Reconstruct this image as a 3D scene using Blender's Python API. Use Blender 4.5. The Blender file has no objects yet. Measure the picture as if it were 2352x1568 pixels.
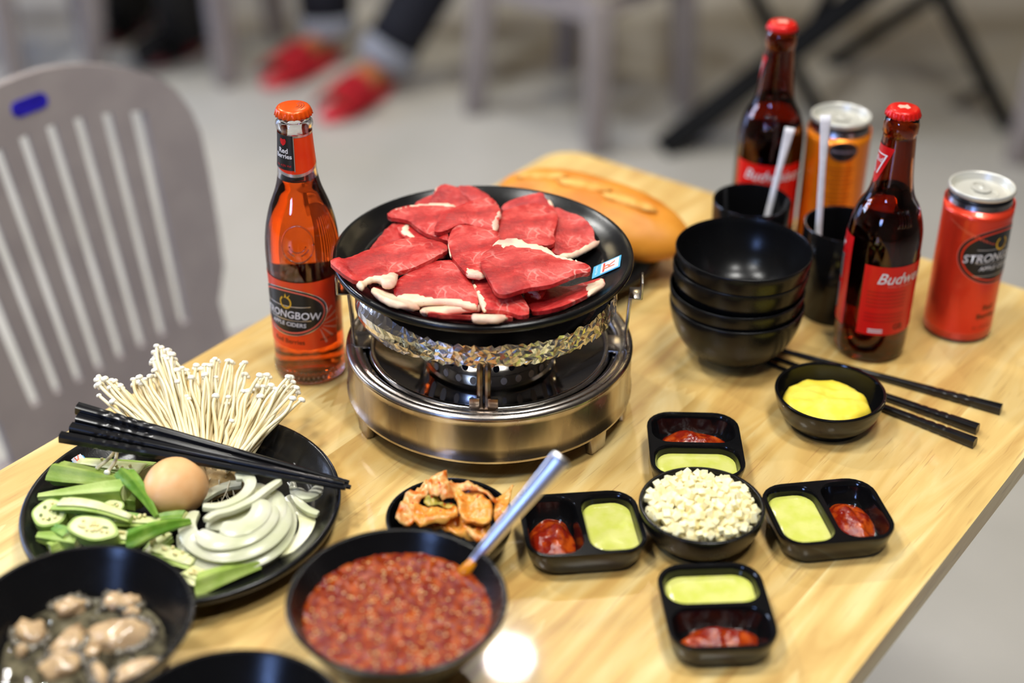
import bpy, bmesh, math, random
from mathutils import Vector, Matrix, noise
from mathutils.geometry import delaunay_2d_cdt

random.seed(11)
PI = math.pi
SC = bpy.context.scene
COL = SC.collection
TT = 0.75                      # height of the table top above the floor

# ------------------------------------------------------------------ camera
F, TH, RO, CH = 3552.0, math.radians(31.466), math.radians(0.6786), 0.69
_cf = Vector((0, math.cos(TH), -math.sin(TH)))
_up = Vector((0, math.sin(TH), math.cos(TH)))
_rt = Vector((1, 0, 0))
CR = math.cos(RO) * _rt + math.sin(RO) * _up
CU = -math.sin(RO) * _rt + math.cos(RO) * _up
CC = Vector((0, 0, TT + CH))
cam_d = bpy.data.cameras.new('camera')
cam = bpy.data.objects.new('camera', cam_d)
COL.objects.link(cam)
cam.matrix_world = Matrix(((CR.x, CU.x, -_cf.x, CC.x), (CR.y, CU.y, -_cf.y, CC.y), (CR.z, CU.z, -_cf.z, CC.z), (0, 0, 0, 1)))
cam_d.sensor_width = 36
cam_d.lens = F / 2352 * 36
cam_d.clip_start = 0.05
cam_d.dof.use_dof = True
cam_d.dof.focus_distance = 1.15
cam_d.dof.aperture_fstop = 2.2
SC.camera = cam

# ------------------------------------------------------------------ light
SC.view_settings.view_transform = 'Standard'
SC.view_settings.look = 'None'
SC.view_settings.gamma = 1
SC.view_settings.exposure = 0.8
SC.view_settings.use_curve_mapping = False
w = bpy.data.worlds.new('world')
SC.world = w
w.use_nodes = True
w.node_tree.nodes['Background'].inputs[0].default_value = (0.8, 0.86, 1, 1)
w.node_tree.nodes['Background'].inputs[1].default_value = 0.3


def area(name, loc, target, sx, sy, power, col, shape='RECTANGLE', spread=180):
    d = bpy.data.lights.new(name, 'AREA')
    d.shape = shape
    d.size = sx
    d.size_y = sy
    d.energy = power
    d.color = col
    d.spread = math.radians(spread)
    o = bpy.data.objects.new(name, d)
    COL.objects.link(o)
    o.location = loc
    o.rotation_euler = (Vector(target) - Vector(loc)).to_track_quat('-Z', 'Y').to_euler()
    return o


for k, (x, y) in enumerate([(-0.75, 0.1), (0.45, 0.1), (-0.75, 1.0), (0.45, 1.0)]):
    area('ceiling_panel_light', (x, y, 2.82), (x, y, 0), 0.30, 0.30, 9.0 if k < 2 else 12.5, (1.0, 0.985, 0.94))
area('ceiling_panel_light', (-1.16, -0.46, 2.82), (-1.16, -0.46, 0), 0.35, 0.35, 5, (0.5, 0.66, 1.0))
for k, (x, y, sz, e_, c_) in enumerate([(-1.6, 2.6, 0.14, 22, (1.0, 0.99, 0.94)), (0.003, 2.99, 0.085, 9, (1.0, 0.96, 0.88)), (1.9, 3.4, 0.14, 2.5, (1.0, 0.78, 0.42)), (-1.8, 4.6, 0.14, 7, (1.0, 0.84, 0.52)), (0.4, 5.4, 0.14, 5, (1.0, 0.78, 0.42)), (2.3, 5.4, 0.14, 3, (1.0, 0.78, 0.4))]):
    area('ceiling_spot_light', (x, y, 2.85), (x, y, 0), sz, sz, e_, c_, 'DISK')
for y in (2.62, 3.55):
    for z in (1.72, 2.38):
        area('window_pane_daylight', (-4.46, y, z), (-1.0, y - 0.4, z - 0.25), 0.55, 0.42, 15, (0.56, 0.68, 1.0))
area('glass_door_daylight', (-4.46, 4.3, 0.78), (-1.0, 4.0, 0.7), 3.4, 1.3, 34, (0.34, 0.5, 1.0))
area('window_daylight', (-2.25, -3.26, 2.05), (0, 0.9, 0.8), 1.15, 0.6, 46, (0.28, 0.45, 1.0))


# ------------------------------------------------------------------ pixel helpers: a photo pixel to a point at a height over the table / at a depth
def P(px, py, h=0.0):
    d = CR * ((px - 1176) / F) - CU * ((py - 784) / F) + _cf
    t = (h - CH) / d.z
    p = CC + d * t
    return p


def PF(px, py, z=0.0):
    return P(px, py, z - TT)


def PY(px, py, Y):
    d = CR * ((px - 1176) / F) - CU * ((py - 784) / F) + _cf
    return CC + d * (Y / d.y)


def crop(ox, oy, s):
    return lambda x, y: (ox + x / s, oy + y / s)


# ------------------------------------------------------------------ object helpers
def wm(o):
    m = o.matrix_basis.copy()
    while o.parent:
        o = o.parent
        m = o.matrix_basis @ m
    return m


def tag(o, label=None, cat=None, group=None, kind=None):
    if label: o['label'] = label
    if cat: o['category'] = cat
    if group: o['group'] = group
    if kind: o['kind'] = kind
    return o


def thing(name, label, cat, loc, group=None, rz=0):
    o = bpy.data.objects.new(name, None)
    o.empty_display_size = 0.02
    COL.objects.link(o)
    o.location = loc
    o.rotation_euler = (0, 0, rz)
    return tag(o, label, cat, group)


def obj(name, bm, mat, parent=None, local=False, smooth=True, auto=None):
    """bm in world coordinates (or the parent's own when local) becomes one linked mesh object"""
    if parent is not None and not local:
        bm.transform(wm(parent).inverted())
    me = bpy.data.meshes.new(name)
    base = None
    if parent is None and not local and bm.verts:
        xs = [v.co for v in bm.verts]
        base = Vector(((min(v.x for v in xs) + max(v.x for v in xs)) / 2, (min(v.y for v in xs) + max(v.y for v in xs)) / 2, min(v.z for v in xs)))
        bm.transform(Matrix.Translation(-base))
    for f in bm.faces:
        f.smooth = smooth
    if auto is not None and smooth:
        ca = math.cos(auto)
        for e in bm.edges:
            if len(e.link_faces) == 2:
                if e.link_faces[0].normal.dot(e.link_faces[1].normal) < ca:
                    e.smooth = False
    bm.to_mesh(me)
    bm.free()
    if mat: me.materials.append(mat)
    o = bpy.data.objects.new(name, me)
    COL.objects.link(o)
    if parent is not None: o.parent = parent
    if base is not None: o.location = base
    return o


def lathe(prof, seg=48, center=(0, 0, 0), mod=None):
    bm = bmesh.new()
    rows = []
    cx, cy, cz = center
    for (r, z) in prof:
        if r <= 1e-6:
            rows.append([bm.verts.new((cx, cy, cz + z))])
        else:
            row = []
            for i in range(seg):
                a = 2 * PI * i / seg
                rr = r if mod is None else mod(r, z, a)
                row.append(bm.verts.new((cx + rr * math.cos(a), cy + rr * math.sin(a), cz + z)))
            rows.append(row)
    for a, b in zip(rows[:-1], rows[1:]):
        for i in range(seg):
            j = (i + 1) % seg
            if len(a) == 1 and len(b) == 1: continue
            if len(a) == 1: bm.faces.new((a[0], b[j], b[i]))
            elif len(b) == 1: bm.faces.new((a[i], a[j], b[0]))
            else: bm.faces.new((a[i], a[j], b[j], b[i]))
    bmesh.ops.recalc_face_normals(bm, faces=bm.faces)
    return bm


def spline(pts, n):
    """Catmull-Rom through pts, n points per span"""
    pts = [Vector(p) for p in pts]
    out = []
    for i in range(len(pts) - 1):
        p0 = pts[max(i - 1, 0)]; p1 = pts[i]; p2 = pts[i + 1]; p3 = pts[min(i + 2, len(pts) - 1)]
        for k in range(n):
            t = k / n
            out.append(0.5 * ((2 * p1) + (p2 - p0) * t + (2 * p0 - 5 * p1 + 4 * p2 - p3) * t * t + (3 * p1 - p0 - 3 * p2 + p3) * t ** 3))
    out.append(pts[-1])
    return out


def smooth_prof(prof, n=4):
    return [(max(p.x, 0), p.y) for p in spline([(a, b, 0) for a, b in prof], n)]


def tube(pts, rad, seg=8, bm=None, caps=True, sq=(1, 1), up=None):
    """swept tube, rad a number or list; sq squashes the section's two axes"""
    bm = bm or bmesh.new()
    pts = [Vector(p) for p in pts]
    if not hasattr(rad, '__len__'): rad = [rad] * len(pts)
    t = (pts[1] - pts[0]).normalized()
    n = Vector(up) if up else (Vector((0, 0, 1)) if abs(t.z) < 0.9 else Vector((1, 0, 0)))
    n = (n - t * n.dot(t)).normalized()
    rows = []
    for i, p in enumerate(pts):
        if 0 < i < len(pts) - 1: t = (pts[i + 1] - pts[i - 1]).normalized()
        elif i: t = (pts[i] - pts[i - 1]).normalized()
        n = (n - t * n.dot(t)).normalized()
        b = t.cross(n)
        q = sq[i] if isinstance(sq, list) else sq
        rows.append([bm.verts.new(p + (n * math.sin(2 * PI * k / seg) * q[1] + b * math.cos(2 * PI * k / seg) * q[0]) * rad[i]) for k in range(seg)])
    for a, c in zip(rows[:-1], rows[1:]):
        for k in range(seg):
            j = (k + 1) % seg
            bm.faces.new((a[k], a[j], c[j], c[k]))
    if caps:
        bm.faces.new(rows[0][::-1])
        bm.faces.new(rows[-1])
    bmesh.ops.recalc_face_normals(bm, faces=bm.faces)
    return bm


def box(bm, cx, cy, cz, sx, sy, sz, bev=0.0, rot=None):
    r = bmesh.ops.create_cube(bm, size=1)
    vs = r['verts']
    bmesh.ops.scale(bm, vec=(sx, sy, sz), verts=vs)
    if bev:
        es = list({e for v in vs for e in v.link_edges})
        rb = bmesh.ops.bevel(bm, geom=es, offset=bev, segments=2, affect='EDGES', profile=0.5)
        vs = list({v for f in rb['faces'] for v in f.verts} | {v for v in vs if v.is_valid})
    if rot is not None: bmesh.ops.rotate(bm, cent=(0, 0, 0), matrix=rot, verts=vs)
    bmesh.ops.translate(bm, vec=(cx, cy, cz), verts=vs)
    return vs


def bar(bm, a, b, sx, sy, bev=0.0, taper=1.0, xd=None):
    """rectangular bar from a to b; xd sets the direction of its sx side"""
    a, b = Vector(a), Vector(b)
    d = b - a
    q = d.to_track_quat('Z', 'Y').to_matrix()
    if xd is not None:
        dn = d.normalized()
        ux = (Vector(xd) - dn * dn.dot(Vector(xd))).normalized()
        uy = dn.cross(ux)
        q = Matrix(((ux.x, uy.x, dn.x), (ux.y, uy.y, dn.y), (ux.z, uy.z, dn.z)))
    vs = []
    for t, s in ((0, 1.0), (1, taper)):
        for x, y in ((-1, -1), (1, -1), (1, 1), (-1, 1)):
            vs.append(bm.verts.new(a + d * t + q @ Vector((x * sx / 2 * s, y * sy / 2 * s, 0))))
    fs = [bm.faces.new(vs[0:4][::-1]), bm.faces.new(vs[4:8])]
    for k in range(4): fs.append(bm.faces.new((vs[k], vs[(k + 1) % 4], vs[4 + (k + 1) % 4], vs[4 + k])))
    if bev:
        es = list({e for v in vs for e in v.link_edges})
        bmesh.ops.bevel(bm, geom=es, offset=bev, segments=2, affect='EDGES', profile=0.5)
    bmesh.ops.recalc_face_normals(bm, faces=bm.faces)


def chaikin(p, n=1):
    for _ in range(n):
        q = []
        for i in range(len(p)):
            a, b = Vector(p[i]), Vector(p[(i + 1) % len(p)])
            q += [a * 0.75 + b * 0.25, a * 0.25 + b * 0.75]
        p = q
    return p


def resample(p, step):
    out = []
    for i in range(len(p)):
        a, b = Vector(p[i]), Vector(p[(i + 1) % len(p)])
        n = max(1, int(round((b - a).length / step)))
        out += [a + (b - a) * k / n for k in range(n)]
    return out


def inside(x, y, p):
    c = False
    for i in range(len(p)):
        a, b = p[i], p[i - 1]
        if (a[1] > y) != (b[1] > y) and x < (b[0] - a[0]) * (y - a[1]) / (b[1] - a[1]) + a[0]: c = not c
    return c


def segdist(x, y, p):
    d = 1e9
    for i in range(len(p)):
        ax, ay = p[i - 1][0], p[i - 1][1]
        bx, by = p[i][0] - ax, p[i][1] - ay
        l = bx * bx + by * by
        t = 0 if l == 0 else max(0, min(1, ((x - ax) * bx + (y - ay) * by) / l))
        dx, dy = x - ax - t * bx, y - ay - t * by
        d = min(d, dx * dx + dy * dy)
    return math.sqrt(d)


def fill2d(outer, grid, holes=()):
    """triangulate a polygon with inner points; returns 2D points, faces, boundary index of each original outline point"""
    outer = [Vector((q[0], q[1])) for q in outer]
    pts = list(outer)
    ed = [(i, (i + 1) % len(outer)) for i in range(len(outer))]
    for h in holes:
        o = len(pts)
        pts += [Vector((q[0], q[1])) for q in h]
        ed += [(o + i, o + (i + 1) % len(h)) for i in range(len(h))]
    if grid:
        x0 = min(q.x for q in outer); x1 = max(q.x for q in outer); y0 = min(q.y for q in outer); y1 = max(q.y for q in outer)
        j = 0
        y = y0 + grid * 0.5
        while y < y1:
            x = x0 + grid * (0.25 + 0.5 * (j % 2))
            while x < x1:
                if inside(x, y, outer) and segdist(x, y, outer) > grid * 0.45 and all(not inside(x, y, h) and segdist(x, y, h) > grid * .45 for h in holes):
                    pts.append(Vector((x, y)))
                x += grid
            y += grid * 0.87
            j += 1
    v, e, f, *_ = delaunay_2d_cdt(pts, ed, [], 1, 1e-7)
    if holes:
        f = [q for q in f if not any(inside(sum(v[i][0] for i in q) / 3, sum(v[i][1] for i in q) / 3, h) for h in holes)]
    return v, f


def slab(poly, hf, thick, grid=0.005, amp=0.0, nscale=60, rnd=0.003, seed=0.0, under=True, k0=0.45):
    """piece with a free outline in xy: bottom at hf(x,y), rounded rim, uneven top"""
    v, f = fill2d(poly, grid)
    bm = bmesh.new()
    pl = [(q[0], q[1]) for q in poly]
    top, bot = [], []
    for q in v:
        x, y = q[0], q[1]
        e = min(1, segdist(x, y, pl) / rnd)
        nz = amp * noise.noise(Vector((x * nscale + seed, y * nscale - seed, seed)))
        h = hf(x, y) + nz
        k = k0 + (1 - k0) * math.sqrt(max(0, 1 - (1 - e) ** 2))
        top.append(bm.verts.new((x, y, h + thick * k)))
        bot.append(bm.verts.new((x, y, h + thick * (1 - k) * 0.7)) if under else None)
    cnt = {}
    for t in f:
        try:
            bm.faces.new([top[i] for i in t])
            if under: bm.faces.new([bot[i] for i in reversed(t)])
        except ValueError:
            pass
        for i in range(len(t)):
            a, b = t[i], t[(i + 1) % len(t)]
            cnt[(a, b)] = cnt.get((a, b), 0) + 1
    if under:
        for (a, b) in cnt:
            if (b, a) not in cnt:
                try: bm.faces.new((top[b], top[a], bot[a], bot[b]))
                except ValueError: pass
    bmesh.ops.recalc_face_normals(bm, faces=bm.faces)
    return bm


def blob(center, rx, ry, rz, amp=0.15, ns=3.0, seed=0, sub=3, rot=0):
    bm = bmesh.new()
    bmesh.ops.create_icosphere(bm, subdivisions=sub, radius=1)
    m = Matrix.Rotation(rot, 3, 'Z')
    for v in bm.verts:
        k = 1 + amp * noise.noise(v.co * ns * 0.5 + Vector((seed * 7.3, seed, -seed))) + amp * .4 * noise.noise(v.co * ns * 1.7 + Vector((seed, 3, seed)))
        v.co = m @ Vector((v.co.x * rx * k, v.co.y * ry * k, v.co.z * rz * k)) + Vector(center)
    return bm


# ------------------------------------------------------------------ materials
def C(r, g, b):
    f = lambda u: ((u / 255 + 0.055) / 1.055) ** 2.4 if u > 10 else u / 255 / 12.92
    return (f(r), f(g), f(b), 1)


MATS = {}


def pm(name, col, rough=0.5, metal=0.0, spec=0.5, coat=0.0, trans=0.0, ior=1.45, col2=None, ns=50.0, mixlo=0.4, mixhi=0.6,
       bump=0.0, bs=200.0, sss=0.0, sssr=(1, 0.4, 0.2), sssc=0.004, stretch=None, rvar=0.0, aniso=0.0, emit=None, alpha=1.0, sheen=0.0, detail=3.0):
    if name in MATS: return MATS[name]
    m = bpy.data.materials.new(name)
    m.use_nodes = True
    nt = m.node_tree
    b = nt.nodes['Principled BSDF']
    I = b.inputs
    I['Base Color'].default_value = col
    I['Roughness'].default_value = rough
    I['Metallic'].default_value = metal
    I['Specular IOR Level'].default_value = spec
    I['Coat Weight'].default_value = coat
    I['Coat Roughness'].default_value = 0.06
    I['Transmission Weight'].default_value = trans
    I['IOR'].default_value = ior
    I['Anisotropic'].default_value = aniso
    I['Sheen Weight'].default_value = sheen
    if sss:
        I['Subsurface Weight'].default_value = sss
        I['Subsurface Radius'].default_value = sssr
        I['Subsurface Scale'].default_value = sssc
    if emit:
        I['Emission Color'].default_value = col
        I['Emission Strength'].default_value = emit
    tc = nt.nodes.new('ShaderNodeTexCoord')
    src = tc.outputs['Object']
    if stretch:
        mp = nt.nodes.new('ShaderNodeMapping')
        mp.inputs['Scale'].default_value = stretch
        nt.links.new(src, mp.inputs['Vector'])
        src = mp.outputs['Vector']
    if col2 or rvar:
        n = nt.nodes.new('ShaderNodeTexNoise')
        n.inputs['Scale'].default_value = ns
        n.inputs['Detail'].default_value = detail
        nt.links.new(src, n.inputs['Vector'])
        if col2:
            r = nt.nodes.new('ShaderNodeValToRGB')
            r.color_ramp.elements[0].position = mixlo
            r.color_ramp.elements[1].position = mixhi
            r.color_ramp.elements[0].color = col
            r.color_ramp.elements[1].color = col2
            nt.links.new(n.outputs['Fac'], r.inputs['Fac'])
            nt.links.new(r.outputs['Color'], I['Base Color'])
        if rvar:
            mr = nt.nodes.new('ShaderNodeMapRange')
            mr.inputs['From Min'].default_value = 0.3
            mr.inputs['From Max'].default_value = 0.7
            mr.inputs['To Min'].default_value = max(0, rough - rvar)
            mr.inputs['To Max'].default_value = rough + rvar
            nt.links.new(n.outputs['Fac'], mr.inputs['Value'])
            nt.links.new(mr.outputs['Result'], I['Roughness'])
    if bump:
        n2 = nt.nodes.new('ShaderNodeTexNoise')
        n2.inputs['Scale'].default_value = bs
        n2.inputs['Detail'].default_value = 3
        nt.links.new(src, n2.inputs['Vector'])
        bp = nt.nodes.new('ShaderNodeBump')
        bp.inputs['Strength'].default_value = bump
        bp.inputs['Distance'].default_value = 0.001
        nt.links.new(n2.outputs['Fac'], bp.inputs['Height'])
        nt.links.new(bp.outputs['Normal'], I['Normal'])
    MATS[name] = m
    return m


def wood_mat():
    m = bpy.data.materials.new('rubberwood')
    m.use_nodes = True
    nt = m.node_tree
    N, Lk = nt.nodes, nt.links
    b = N['Principled BSDF']
    tc = N.new('ShaderNodeTexCoord')
    oi = N.new('ShaderNodeObjectInfo')
    vm = N.new('ShaderNodeVectorMath'); vm.operation = 'SCALE'
    vm.inputs[0].default_value = (17.0, 9.0, 5.0)
    Lk.new(oi.outputs['Random'], vm.inputs['Scale'])
    ad = N.new('ShaderNodeVectorMath'); ad.operation = 'ADD'
    Lk.new(tc.outputs['Object'], ad.inputs[0])
    Lk.new(vm.outputs['Vector'], ad.inputs[1])
    mp = N.new('ShaderNodeMapping'); mp.inputs['Scale'].default_value = (1.6, 13, 13)
    Lk.new(ad.outputs['Vector'], mp.inputs['Vector'])
    n1 = N.new('ShaderNodeTexNoise'); n1.inputs['Scale'].default_value = 2.2; n1.inputs['Detail'].default_value = 5; n1.inputs['Distortion'].default_value = 1.6
    Lk.new(mp.outputs['Vector'], n1.inputs['Vector'])
    mp2 = N.new('ShaderNodeMapping'); mp2.inputs['Scale'].default_value = (22, 480, 200)
    Lk.new(ad.outputs['Vector'], mp2.inputs['Vector'])
    n2 = N.new('ShaderNodeTexNoise'); n2.inputs['Scale'].default_value = 1.0; n2.inputs['Detail'].default_value = 2
    Lk.new(mp2.outputs['Vector'], n2.inputs['Vector'])
    r = N.new('ShaderNodeValToRGB')
    e = r.color_ramp.elements
    e[0].position = 0.28; e[0].color = C(192, 150, 84)
    e[1].position = 0.72; e[1].color = C(232, 210, 150)
    k = e.new(0.5); k.color = C(216, 182, 112)
    Lk.new(n1.outputs['Fac'], r.inputs['Fac'])
    tone = N.new('ShaderNodeValToRGB')
    e = tone.color_ramp.elements
    e[0].position = 0.0; e[0].color = (0.84, 0.78, 0.68, 1)
    e[1].position = 1.0; e[1].color = (1.04, 1.06, 1.10, 1)
    Lk.new(oi.outputs['Random'], tone.inputs['Fac'])
    mx = N.new('ShaderNodeMix'); mx.data_type = 'RGBA'; mx.blend_type = 'MULTIPLY'; mx.inputs['Factor'].default_value = 1
    Lk.new(r.outputs['Color'], mx.inputs['A']); Lk.new(tone.outputs['Color'], mx.inputs['B'])
    fr = N.new('ShaderNodeMapRange'); fr.inputs['From Min'].default_value = 0.62; fr.inputs['From Max'].default_value = 0.74; fr.inputs['To Max'].default_value = 0.45
    Lk.new(n2.outputs['Fac'], fr.inputs['Value'])
    mx2 = N.new('ShaderNodeMix'); mx2.data_type = 'RGBA'
    mx2.inputs['B'].default_value = C(150, 100, 55)
    Lk.new(fr.outputs['Result'], mx2.inputs['Factor']); Lk.new(mx.outputs['Result'], mx2.inputs['A'])
    Lk.new(mx2.outputs['Result'], b.inputs['Base Color'])
    b.inputs['Roughness'].default_value = 0.36
    b.inputs['Coat Weight'].default_value = 0.35
    b.inputs['Coat Roughness'].default_value = 0.05
    return m


def meat_mat():
    m = bpy.data.materials.new('raw_beef')
    m.use_nodes = True
    nt = m.node_tree
    N, Lk = nt.nodes, nt.links
    b = N['Principled BSDF']
    tc = N.new('ShaderNodeTexCoord')
    n1 = N.new('ShaderNodeTexNoise'); n1.inputs['Scale'].default_value = 48; n1.inputs['Detail'].default_value = 9; n1.inputs['Roughness'].default_value = 0.68
    Lk.new(tc.outputs['Object'], n1.inputs['Vector'])
    r = N.new('ShaderNodeValToRGB')
    e = r.color_ramp.elements
    e[0].position = 0.34; e[0].color = C(140, 18, 26)
    e[1].position = 0.68; e[1].color = C(222, 92, 84)
    k = e.new(0.5); k.color = C(186, 40, 38)
    Lk.new(n1.outputs['Fac'], r.inputs['Fac'])
    # white marbling: warped thin cell borders, only where a broad noise allows it
    nw = N.new('ShaderNodeTexNoise'); nw.inputs['Scale'].default_value = 60; nw.inputs['Detail'].default_value = 2
    Lk.new(tc.outputs['Object'], nw.inputs['Vector'])
    sc = N.new('ShaderNodeVectorMath'); sc.operation = 'SCALE'; sc.inputs['Scale'].default_value = 0.02
    Lk.new(nw.outputs['Color'], sc.inputs[0])
    ad = N.new('ShaderNodeVectorMath'); ad.operation = 'ADD'
    Lk.new(tc.outputs['Object'], ad.inputs[0]); Lk.new(sc.outputs['Vector'], ad.inputs[1])
    vo = N.new('ShaderNodeTexVoronoi'); vo.feature = 'DISTANCE_TO_EDGE'; vo.inputs['Scale'].default_value = 74
    Lk.new(ad.outputs['Vector'], vo.inputs['Vector'])
    ln = N.new('ShaderNodeMapRange'); ln.inputs['From Min'].default_value = 0.0; ln.inputs['From Max'].default_value = 0.07
    ln.inputs['To Min'].default_value = 1; ln.inputs['To Max'].default_value = 0
    Lk.new(vo.outputs['Distance'], ln.inputs['Value'])
    n3 = N.new('ShaderNodeTexNoise'); n3.inputs['Scale'].default_value = 38; n3.inputs['Detail'].default_value = 2
    Lk.new(tc.outputs['Object'], n3.inputs['Vector'])
    g = N.new('ShaderNodeMapRange'); g.inputs['From Min'].default_value = 0.52; g.inputs['From Max'].default_value = 0.74; g.inputs['To Max'].default_value = 0.75
    Lk.new(n3.outputs['Fac'], g.inputs['Value'])
    mu = N.new('ShaderNodeMath'); mu.operation = 'MULTIPLY'
    Lk.new(ln.outputs['Result'], mu.inputs[0]); Lk.new(g.outputs['Result'], mu.inputs[1])
    mx = N.new('ShaderNodeMix'); mx.data_type = 'RGBA'; mx.inputs['B'].default_value = C(238, 182, 168)
    Lk.new(mu.outputs['Value'], mx.inputs['Factor']); Lk.new(r.outputs['Color'], mx.inputs['A'])
    oi = N.new('ShaderNodeObjectInfo')
    tn = N.new('ShaderNodeValToRGB')
    e = tn.color_ramp.elements
    e[0].position = 0; e[0].color = (0.84, 0.76, 0.78, 1)
    e[1].position = 1; e[1].color = (1.0, 1.02, 0.98, 1)
    Lk.new(oi.outputs['Random'], tn.inputs['Fac'])
    m2 = N.new('ShaderNodeMix'); m2.data_type = 'RGBA'; m2.blend_type = 'MULTIPLY'; m2.inputs['Factor'].default_value = 1
    Lk.new(mx.outputs['Result'], m2.inputs['A']); Lk.new(tn.outputs['Color'], m2.inputs['B'])
    # grain of the muscle
    mg = N.new('ShaderNodeMapping'); mg.inputs['Scale'].default_value = (160, 620, 300); mg.inputs['Rotation'].default_value = (0, 0, 0.7)
    Lk.new(tc.outputs['Object'], mg.inputs['Vector'])
    ng = N.new('ShaderNodeTexNoise'); ng.inputs['Scale'].default_value = 1; ng.inputs['Detail'].default_value = 4
    Lk.new(mg.outputs['Vector'], ng.inputs['Vector'])
    gr = N.new('ShaderNodeMapRange'); gr.inputs['From Min'].default_value = 0.56; gr.inputs['From Max'].default_value = 0.75; gr.inputs['To Max'].default_value = 0.35
    Lk.new(ng.outputs['Fac'], gr.inputs['Value'])
    m3 = N.new('ShaderNodeMix'); m3.data_type = 'RGBA'; m3.inputs['B'].default_value = C(232, 120, 104)
    Lk.new(gr.outputs['Result'], m3.inputs['Factor']); Lk.new(m2.outputs['Result'], m3.inputs['A'])
    Lk.new(m3.outputs['Result'], b.inputs['Base Color'])
    b.inputs['Roughness'].default_value = 0.42
    b.inputs['Specular IOR Level'].default_value = 0.4
    b.inputs['Subsurface Weight'].default_value = 0.15
    b.inputs['Subsurface Radius'].default_value = (1, 0.25, 0.2)
    b.inputs['Subsurface Scale'].default_value = 0.003
    n4 = N.new('ShaderNodeTexNoise'); n4.inputs['Scale'].default_value = 420; n4.inputs['Detail'].default_value = 3
    Lk.new(tc.outputs['Object'], n4.inputs['Vector'])
    bp = N.new('ShaderNodeBump'); bp.inputs['Strength'].default_value = 0.45; bp.inputs['Distance'].default_value = 0.0008
    Lk.new(n4.outputs['Fac'], bp.inputs['Height']); Lk.new(bp.outputs['Normal'], b.inputs['Normal'])
    return m


WOOD = wood_mat()
BEEF = meat_mat()
M_black = pm('black_melamine', (0.0045, 0.0045, 0.005, 1), 0.25, spec=0.35, bump=0.05, bs=900, rvar=0.04, ns=60)
M_blackgloss = pm('black_gloss_melamine', (0.004, 0.004, 0.0045, 1), 0.12, spec=0.5, bump=0.03, bs=500)
M_plate = pm('black_plate', (0.005, 0.005, 0.0052, 1), 0.24, spec=0.4, bump=0.06, bs=700, rvar=0.05, ns=40)
M_stick = pm('black_chopstick', (0.005, 0.005, 0.006, 1), 0.22, spec=0.5)
M_steel = pm('stainless_steel', C(205, 200, 195), 0.2, 1.0, stretch=(1, 1, 1), rvar=0.08, ns=30, bump=0.08, bs=60)
M_brushed = pm('brushed_steel', C(196, 188, 180), 0.26, 1.0, col2=C(160, 150, 142), ns=14, stretch=(3, 3, 0.6), bump=0.1, bs=30, rvar=0.08)
M_foil = pm('aluminium_foil', C(236, 234, 232), 0.2, 1.0, bump=0.25, bs=260)
M_soot = pm('blackened_steel', (0.02, 0.02, 0.022, 1), 0.22, 0.6, rvar=0.1, ns=30)
M_fat = pm('beef_fat', C(226, 202, 172), 0.42, col2=C(214, 158, 142), ns=70, mixlo=.45, mixhi=.75, sss=0.2, sssr=(1, .7, .5), bump=0.3, bs=260)
M_chairp = pm('taupe_plastic', C(150, 141, 138), 0.45, col2=C(143, 134, 132), ns=20)
M_floor = pm('floor_tile', C(196, 192, 184), 0.32, col2=C(180, 176, 166), ns=3.0, mixlo=.35, mixhi=.7, rvar=0.1, detail=6)
M_wall = pm('wall_paint', C(128, 116, 100), 0.8, col2=C(120, 110, 95), ns=4)
M_paper = pm('straw_paper', C(232, 230, 234), 0.55, col2=C(222, 220, 224), ns=120)

# ------------------------------------------------------------------ the setting
def plain(name, cx, cy, cz, sx, sy, sz, mat):
    bm = bmesh.new()
    box(bm, cx, cy, cz, sx, sy, sz)
    o = obj(name, bm, mat, smooth=False)
    return tag(o, kind='structure')


plain('floor', 0, 2.2, -0.05, 9.0, 11.0, 0.1, M_floor)
plain('ceiling', 0, 2.2, 2.95, 9.0, 11.0, 0.1, M_wall)
plain('wall_left', -4.55, 2.2, 1.45, 0.1, 11.2, 2.9, M_wall)
plain('wall_right', 4.55, 2.2, 1.45, 0.1, 11.2, 2.9, M_wall)
plain('wall_back', 0, 7.75, 1.45, 9.0, 0.1, 2.9, M_wall)
plain('wall_front', 0, -3.35, 1.45, 9.0, 0.1, 2.9, M_wall)



def window_frame(name, ax, at, u0, u1, z0, z1, nu, nz):
    bm = bmesh.new()
    for i in range(nu + 1):
        u = u0 + (u1 - u0) * i / nu
        box(bm, *((at, u, (z0 + z1) / 2, 0.05, 0.05, z1 - z0 + 0.05) if ax == 'x' else (u, at, (z0 + z1) / 2, 0.05, 0.05, z1 - z0 + 0.05)))
    for i in range(nz + 1):
        z = z0 + (z1 - z0) * i / nz
        box(bm, *((at, (u0 + u1) / 2, z, 0.05, u1 - u0, 0.05) if ax == 'x' else ((u0 + u1) / 2, at, z, u1 - u0, 0.05, 0.05)))
    tag(obj(name, bm, pm('window_frame_paint', C(60, 58, 56), 0.5), smooth=False), kind='structure')


window_frame('window_1', 'x', -4.47, 2.30, 3.87, 1.49, 2.61, 2, 2)
window_frame('window_2', 'y', -3.27, -2.85, -1.65, 1.73, 2.37, 2, 1)
window_frame('door_1', 'x', -4.47, 2.58, 6.02, 0.10, 1.43, 3, 1)

# ------------------------------------------------------------------ dining table: finger-jointed staves on a steel frame
TA = math.radians(54.0)
LV = Vector((math.cos(TA), math.sin(TA), 0))
WV = Vector((math.sin(TA), -math.cos(TA), 0))


def LW(l, w_, z=0.0):
    p = LV * l + WV * w_
    return Vector((p.x, p.y, z))


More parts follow.
